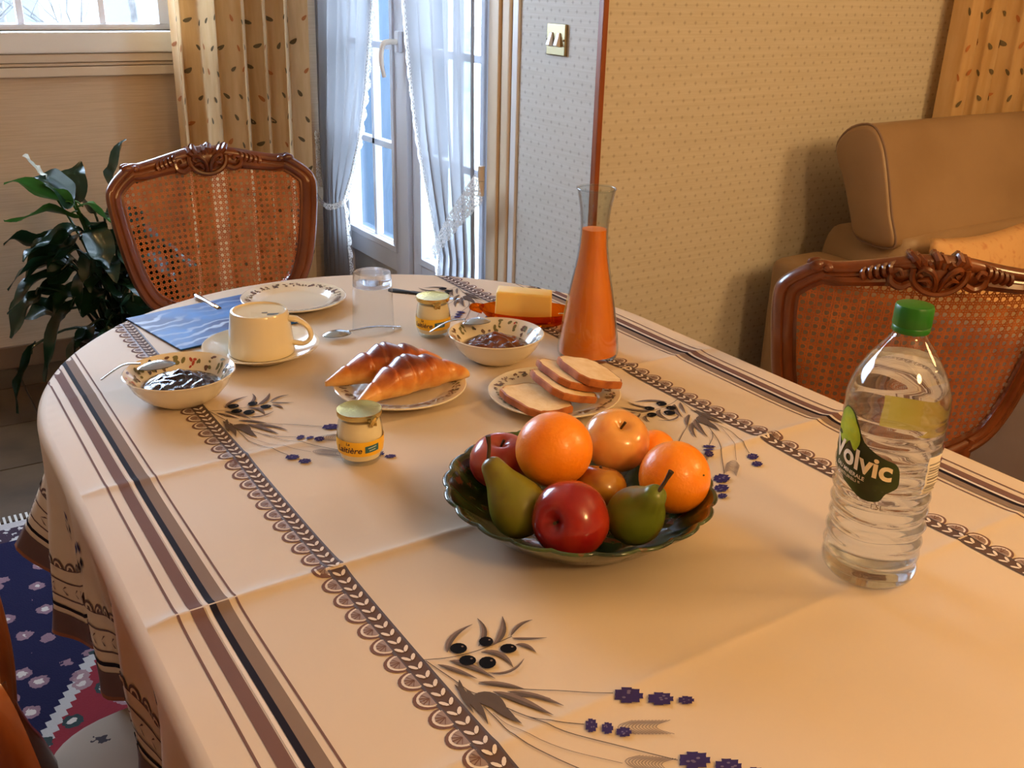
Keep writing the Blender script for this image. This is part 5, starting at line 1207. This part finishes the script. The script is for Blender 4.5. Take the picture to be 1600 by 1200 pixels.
b.lathe([(0, 0.002), (0.075, 0.002), (0.080, 0.0), (0.085, 0.002), (0.12, 0.016), (0.150, 0.042), (0.1615, 0.0525), (0.164, 0.0555), (0.161, 0.0575), (0.154, 0.052), (0.14, 0.038), (0.118, 0.0205), (0.09, 0.0085), (0.06, 0.0065), (0, 0.006)], 168, cap0=False, cap1=False, shape=lobe); b.build('bowl_body', BOWLM, T, angle=180)

# fruit
def fruit_mat(name, c1, c2, axis_scale, rough, speck=None, bump=None, contrast=(0.4, 0.6), stretch=(1, 1, 1), coat=0.15):
    return M(name, c1, rough, col2=c2, nscale=axis_scale, bump=bump, contrast=contrast, stretch=stretch, coat=coat, sss=0.08, sssr=(0.01, 0.004, 0.001))
ORG = fruit_mat('orange_peel', (250, 146, 26), (246, 134, 20), 18, 0.36, bump=(240, 0.35, 0.0015))
def orange(label, c, r, rot=(0, 0, 0), group='oranges in the bowl'):
    T = thing('orange', label, 'orange', (c[0], c[1], c[2]-r), 0, group); b = MB(); Rm = Matrix.Rotation(rot[0], 3, 'X') @ Matrix.Rotation(rot[1], 3, 'Y')
    b.ball((0, 0, r), (r, r, r*0.97), 40, 28, fn=lambda a, p: 1-0.02*math.exp(-(p/0.12)**2), mat=Rm); b.build('peel', ORG, T, angle=180)
    b = MB(); top = Rm @ Vector((0, 0, r*0.955)); b.ball((top.x, top.y, top.z+r), (0.0018, 0.0018, 0.001), 8, 6); b.build('navel', M('stem_scar', (96, 92, 44), 0.8), T)
def apple(label, c, r, m_, up=(0, 0, 1), hh=0.88, stem=True):
    up = Vector(up).normalized(); Rm = up.to_track_quat('Z', 'Y').to_matrix(); T = thing('apple', label, 'apple', (c[0], c[1], c[2]-r*0.9), 0, 'apples in the bowl'); b = MB()
    def fn(a, p):
        return (1-0.36*math.exp(-(p/0.30)**2)-0.20*math.exp(-((PI-p)/0.28)**2))*(1+0.018*math.cos(5*a)*(p/PI))*(1+0.045*math.sin(p)*math.cos(p)*1.2)
    b.ball((0, 0, r*0.9), (r, r, r*hh), 40, 30, fn=fn, mat=Rm); b.build('skin', m_, T, angle=180)
    if stem:
        q = [Rm @ Vector(v)+Vector((0, 0, r*0.9)) for v in ((0, 0, r*hh*0.62), (0.001, 0, r*hh*0.75), (0.004, 0.001, r*hh*0.93))]; b = MB(); b.tube(q, [0.0016, 0.0014, 0.002], 7); b.build('stem', M('fruit_stem', (62, 44, 22), 0.8), T)
def pear(label, c, n_, stip, r, m_):
    c = Vector(c); n_ = Vector(n_); ax = (n_-c); L_ = ax.length; ax.normalize(); Rm = ax.to_track_quat('Z', 'Y').to_matrix(); T = thing('pear', label, 'pear', (c.x, c.y, c.z-r), 0, 'pears in the bowl'); off = Vector((0, 0, r))
    K = [(-r*0.96, 0.0), (-r*0.93, r*0.28), (-r*0.80, r*0.60), (-r*0.5, r*0.88), (-r*0.05, r*1.0), (r*0.40, r*0.93), (r*0.85, r*0.73), (r*1.25, r*0.53), (L_, r*0.38), (L_+r*0.16, r*0.28), (L_+r*0.24, r*0.12), (L_+r*0.25, 0.0)]
    p_ = catmull([Vector((k[1], k[0], 0)) for k in K], 4); b = MB(); N = 36; vs = []; fs = []
    for p in p_:
        for k in range(N): a = 2*PI*k/N; vs.append(Rm @ Vector((max(0, p.x)*math.cos(a)*(1+0.02*math.cos(2*a)), max(0, p.x)*math.sin(a), p.y))+off)
    for i in range(len(p_)-1):
        for k in range(N): fs.append((i*N+k, i*N+(k+1) % N, (i+1)*N+(k+1) % N, (i+1)*N+k))
    b.add(vs, fs); b.build('skin', m_, T, angle=180)
    b = MB(); s0 = n_-c+ax*(r*0.2)+off; s1 = Vector(stip)-c+off; b.tube(catmull([s0, s0.lerp(s1, .5)+Vector((0.002, 0.001, 0)), s1], 5), [0.0022]*7+[0.0026, 0.0028, 0.003, 0.0034], 8); b.build('stem', M('fruit_stem', (62, 44, 22), 0.8), T)
orange('large orange on top of the fruit pile', (0.632, 0.867, 0.850), 0.0465, (-0.9, 0.3))
orange('large orange at the right side of the bowl beside the pear', (0.753, 0.784, 0.8185), 0.044, (1.15, 0.25))
orange('small orange fruit peeking out behind the pale apple', (0.797, 0.872, 0.806), 0.028, (-0.9, 0.5))
AP_PALE = fruit_mat('pink_apple_skin', (230, 166, 90), (208, 84, 58), 16, 0.22, contrast=(0.48, 0.80), stretch=(1, 1, 0.6), coat=0.4); AP_RED = fruit_mat('red_apple_skin', (150, 26, 26), (196, 66, 36), 18, 0.2, contrast=(0.45, 0.75), stretch=(1, 1, 0.5), coat=0.4); AP_Y = fruit_mat('bicolour_apple_skin', (184, 128, 40), (112, 26, 22), 9, 0.25, contrast=(0.45, 0.55), coat=0.3); AP_D = fruit_mat('rosy_apple_skin', (158, 44, 44), (196, 110, 84), 14, 0.25, contrast=(0.4, 0.7), coat=0.3)
apple('pale pink and yellow apple at the back of the pile', (0.739, 0.881, 0.830), 0.0425, AP_PALE, (-0.10, -0.42, 0.9))
apple('dark red shiny apple at the front of the bowl', (0.594, 0.776, 0.8105), 0.0445, AP_RED, (-0.93, -0.30, 0.30), 0.95)
apple('red and yellow apple wedged beneath the top orange', (0.680, 0.835, 0.799), 0.033, AP_Y, (0.3, 0.2, 0.9))
apple('rosy apple at the left behind the tall pear', (0.602, 0.937, 0.810), 0.040, AP_D, (-0.1, -0.1, 1))
PEAR = fruit_mat('green_pear_skin', (122, 120, 34), (104, 86, 36), 20, 0.34, contrast=(0.42, 0.62), coat=0.15); PEAR2 = fruit_mat('green_pear_skin_b', (108, 122, 36), (112, 78, 34), 18, 0.34, contrast=(0.5, 0.66), coat=0.15)
pear('tall green pear leaning at the left of the bowl', (0.566, 0.839, 0.801), (0.5475, 0.873, 0.848), (0.5485, 0.883, 0.881), 0.0345, PEAR)
pear('green pear at the right front, its stem over the orange', (0.6647, 0.750, 0.8075), (0.6605, 0.714, 0.853), (0.6725, 0.706, 0.882), 0.0335, PEAR2)

# water bottle
T = thing('water_bottle', 'clear plastic water bottle with green cap and green label', 'bottle', (0.882, 0.592, Z0)); AC = math.atan2(-0.592, -0.882)
BK = [(0.0, 0.034), (0.003, 0.044), (0.010, 0.050), (0.020, 0.0515)]
z = 0.026
while z < 0.125: BK += [(z, 0.0488), (z+0.009, 0.0518)]; z += 0.0185
BK += [(0.128, 0.0500), (0.133, 0.0525), (0.139, 0.0530), (0.146, 0.0522), (0.153, 0.0530), (0.160, 0.0522), (0.167, 0.0530), (0.174, 0.0522), (0.181, 0.0530), (0.188, 0.0522), (0.195, 0.0530), (0.203, 0.0522), (0.212, 0.0528), (0.224, 0.0515), (0.240, 0.0465), (0.256, 0.0385), (0.270, 0.0290), (0.280, 0.0215), (0.287, 0.0170), (0.292, 0.0158), (0.300, 0.0158)]
bk = catmull([Vector((k[1], k[0], 0)) for k in BK], 3)
brad = lambda z: float(np.interp(z, [p.y for p in bk], [p.x for p in bk]))
def bshape(a, r, z): return r*(1+0.018*math.cos(4*(a-AC)+PI*0.3))*(1+(0.012*math.sin(3*a+z*240) if 0.03 < z < 0.125 else 0))
PET = thin_glass('clear_pet', (250, 252, 255), 1.0, 0.03, 1.5); WAT = refractive('water', (252, 254, 255), 1.31, 0.15)
b = MB(); b.lathe([(p.x, p.y) for p in bk], 72, cap1=False, shape=bshape); b.build('bottle_body', PET, T, angle=180)
b = MB(); b.lathe([(0.0, 0.004)]+[(p.x-0.0012, p.y) for p in bk if 0.004 < p.y < 0.262]+[(0.0, 0.262)], 72, cap0=False, cap1=False, shape=bshape); part(b.build('water', WAT, T, angle=180), 'clear water')
GCAP = M('green_cap', (34, 112, 30), 0.35)
b = MB(); b.lathe([(0.0185, 0.291), (0.0192, 0.2925), (0.0192, 0.2965), (0.0186, 0.2975), (0.0195, 0.299), (0.0195, 0.317), (0.0185, 0.3195), (0.015, 0.3205), (0, 0.3203)], 72, cap0=False, cap1=False, shape=lambda a, r, z: r*(1+(0.012 if math.sin(60*a) > 0 else 0)*(1 if 0.298 < z < 0.318 else 0))); part(b.build('cap', GCAP, T), 'green screw cap')
def onb(X, Z, a0, off): 
    a = a0+X/0.053; r = bshape(a, brad(Z), Z)+off; return (r*math.cos(a), r*math.sin(a), Z)
A_L = AC-math.radians(33)
lab = [(-0.041, 0.178), (-0.037, 0.196), (-0.028, 0.203), (-0.016, 0.202), (-0.006, 0.193), (0.006, 0.174), (0.026, 0.163), (0.041, 0.157), (0.046, 0.146), (0.046, 0.130), (0.036, 0.121), (0.030, 0.111), (0.012, 0.109), (-0.010, 0.117), (-0.028, 0.128), (-0.041, 0.142)]
LZ = 0.004
def label_mesh(poly, off, inset=1.0):
    cx = sum(p[0] for p in poly)/len(poly); cz = sum(p[1] for p in poly)/len(poly); b = MB(); pp = catmull([Vector((p[0], p[1], 0)) for p in poly], 3, True); n = len(pp); vs = [onb(cx, cz+LZ, A_L, off)]; fs = []; R_ = 7
    for j in range(1, R_+1):
        for p in pp: q = j/R_*inset; vs.append(onb(cx+(p.x-cx)*q, cz+(p.y-cz)*q+LZ, A_L, off))
    for k in range(n): fs.append((0, 1+k, 1+(k+1) % n))
    for j in range(R_-1):
        for k in range(n): fs.append((1+j*n+k, 1+(j+1)*n+k, 1+(j+1)*n+(k+1) % n, 1+j*n+(k+1) % n))
    b.add(vs, fs); return b
LBM = M('label_green', (56, 74, 16), 0.4, col2=(38, 48, 12), nscale=25); lo = label_mesh(lab, 0.0010).build('label', LBM, T, angle=180); part(lo, 'dark green label with lettering')
leafy = [(-0.039, 0.170), (-0.037, 0.192), (-0.028, 0.2015), (-0.017, 0.2005), (-0.007, 0.191), (0.001, 0.175), (-0.004, 0.160), (-0.014, 0.168), (-0.022, 0.160)]
label_mesh(leafy, 0.0014).build('label_hill', M('label_bright_green', (96, 146, 26), 0.4, col2=(176, 190, 34), nscale=35), lo, angle=180)
CRM = M('label_cream', (236, 220, 184), 0.45); b = MB()
for body, size, x0, z0, bold in (('Volvic', 0.0315, 0.000, 0.1415, 0.0009), ('EAU MINERALE', 0.0062, -0.008, 0.1335, 0.0001), ('NATURELLE', 0.0062, -0.008, 0.1265, 0.0001)):
    vs, fs = text_mesh(body, size, bold); tl_ = -0.10
    b.add([onb(x0+v.x, z0+LZ+v.y+tl_*(v.x), A_L, 0.0019) for v in vs], fs)
b.build('lettering', CRM, lo, smooth=False)
b = MB(); vs, fs = text_mesh('1.5L', 0.0085); b.add([onb(0.029+v.x, 0.1055+v.y, A_L, 0.0012) for v in vs], fs); b.build('volume_lettering', M('grey_ink', (120, 104, 84), 0.6), T, smooth=False)
AB = AC+math.radians(62); b = MB(); b.grid(lambda u, v: onb(-0.011+0.022*u, 0.122+0.046*v, AB, 0.001), 8, 20); bl_ = b.build('barcode_label', M('white_label', (222, 216, 206), 0.5), T, angle=180); b = MB()
for k in range(11):
    zz = 0.124+k*0.0034; b.grid(lambda u, v: onb(-0.009+0.018*u, zz+(0.0009+0.0009*((k*7) % 3)/2)*v, AB, 0.0016), 6, 1)
b.build('bars', M('bar_ink', (120, 112, 104), 0.5), bl_)
AY = AC+math.radians(172); b = MB(); b.grid(lambda u, v: onb(-0.020+0.034*u, 0.166+0.030*v, AY, 0.001), 20, 10); b.build('rear_label', M('rear_label_yellow', (216, 188, 70), 0.5, translucent=0.6), T, angle=180)
b = MB()
for k in range(4): b.grid(lambda u, v: onb(-0.006+0.012*u, 0.150+0.014*k+0.005*v, AC+math.radians(98), 0.001), 6, 2)
b.build('red_marks', M('red_ink', (190, 84, 58), 0.5), T)
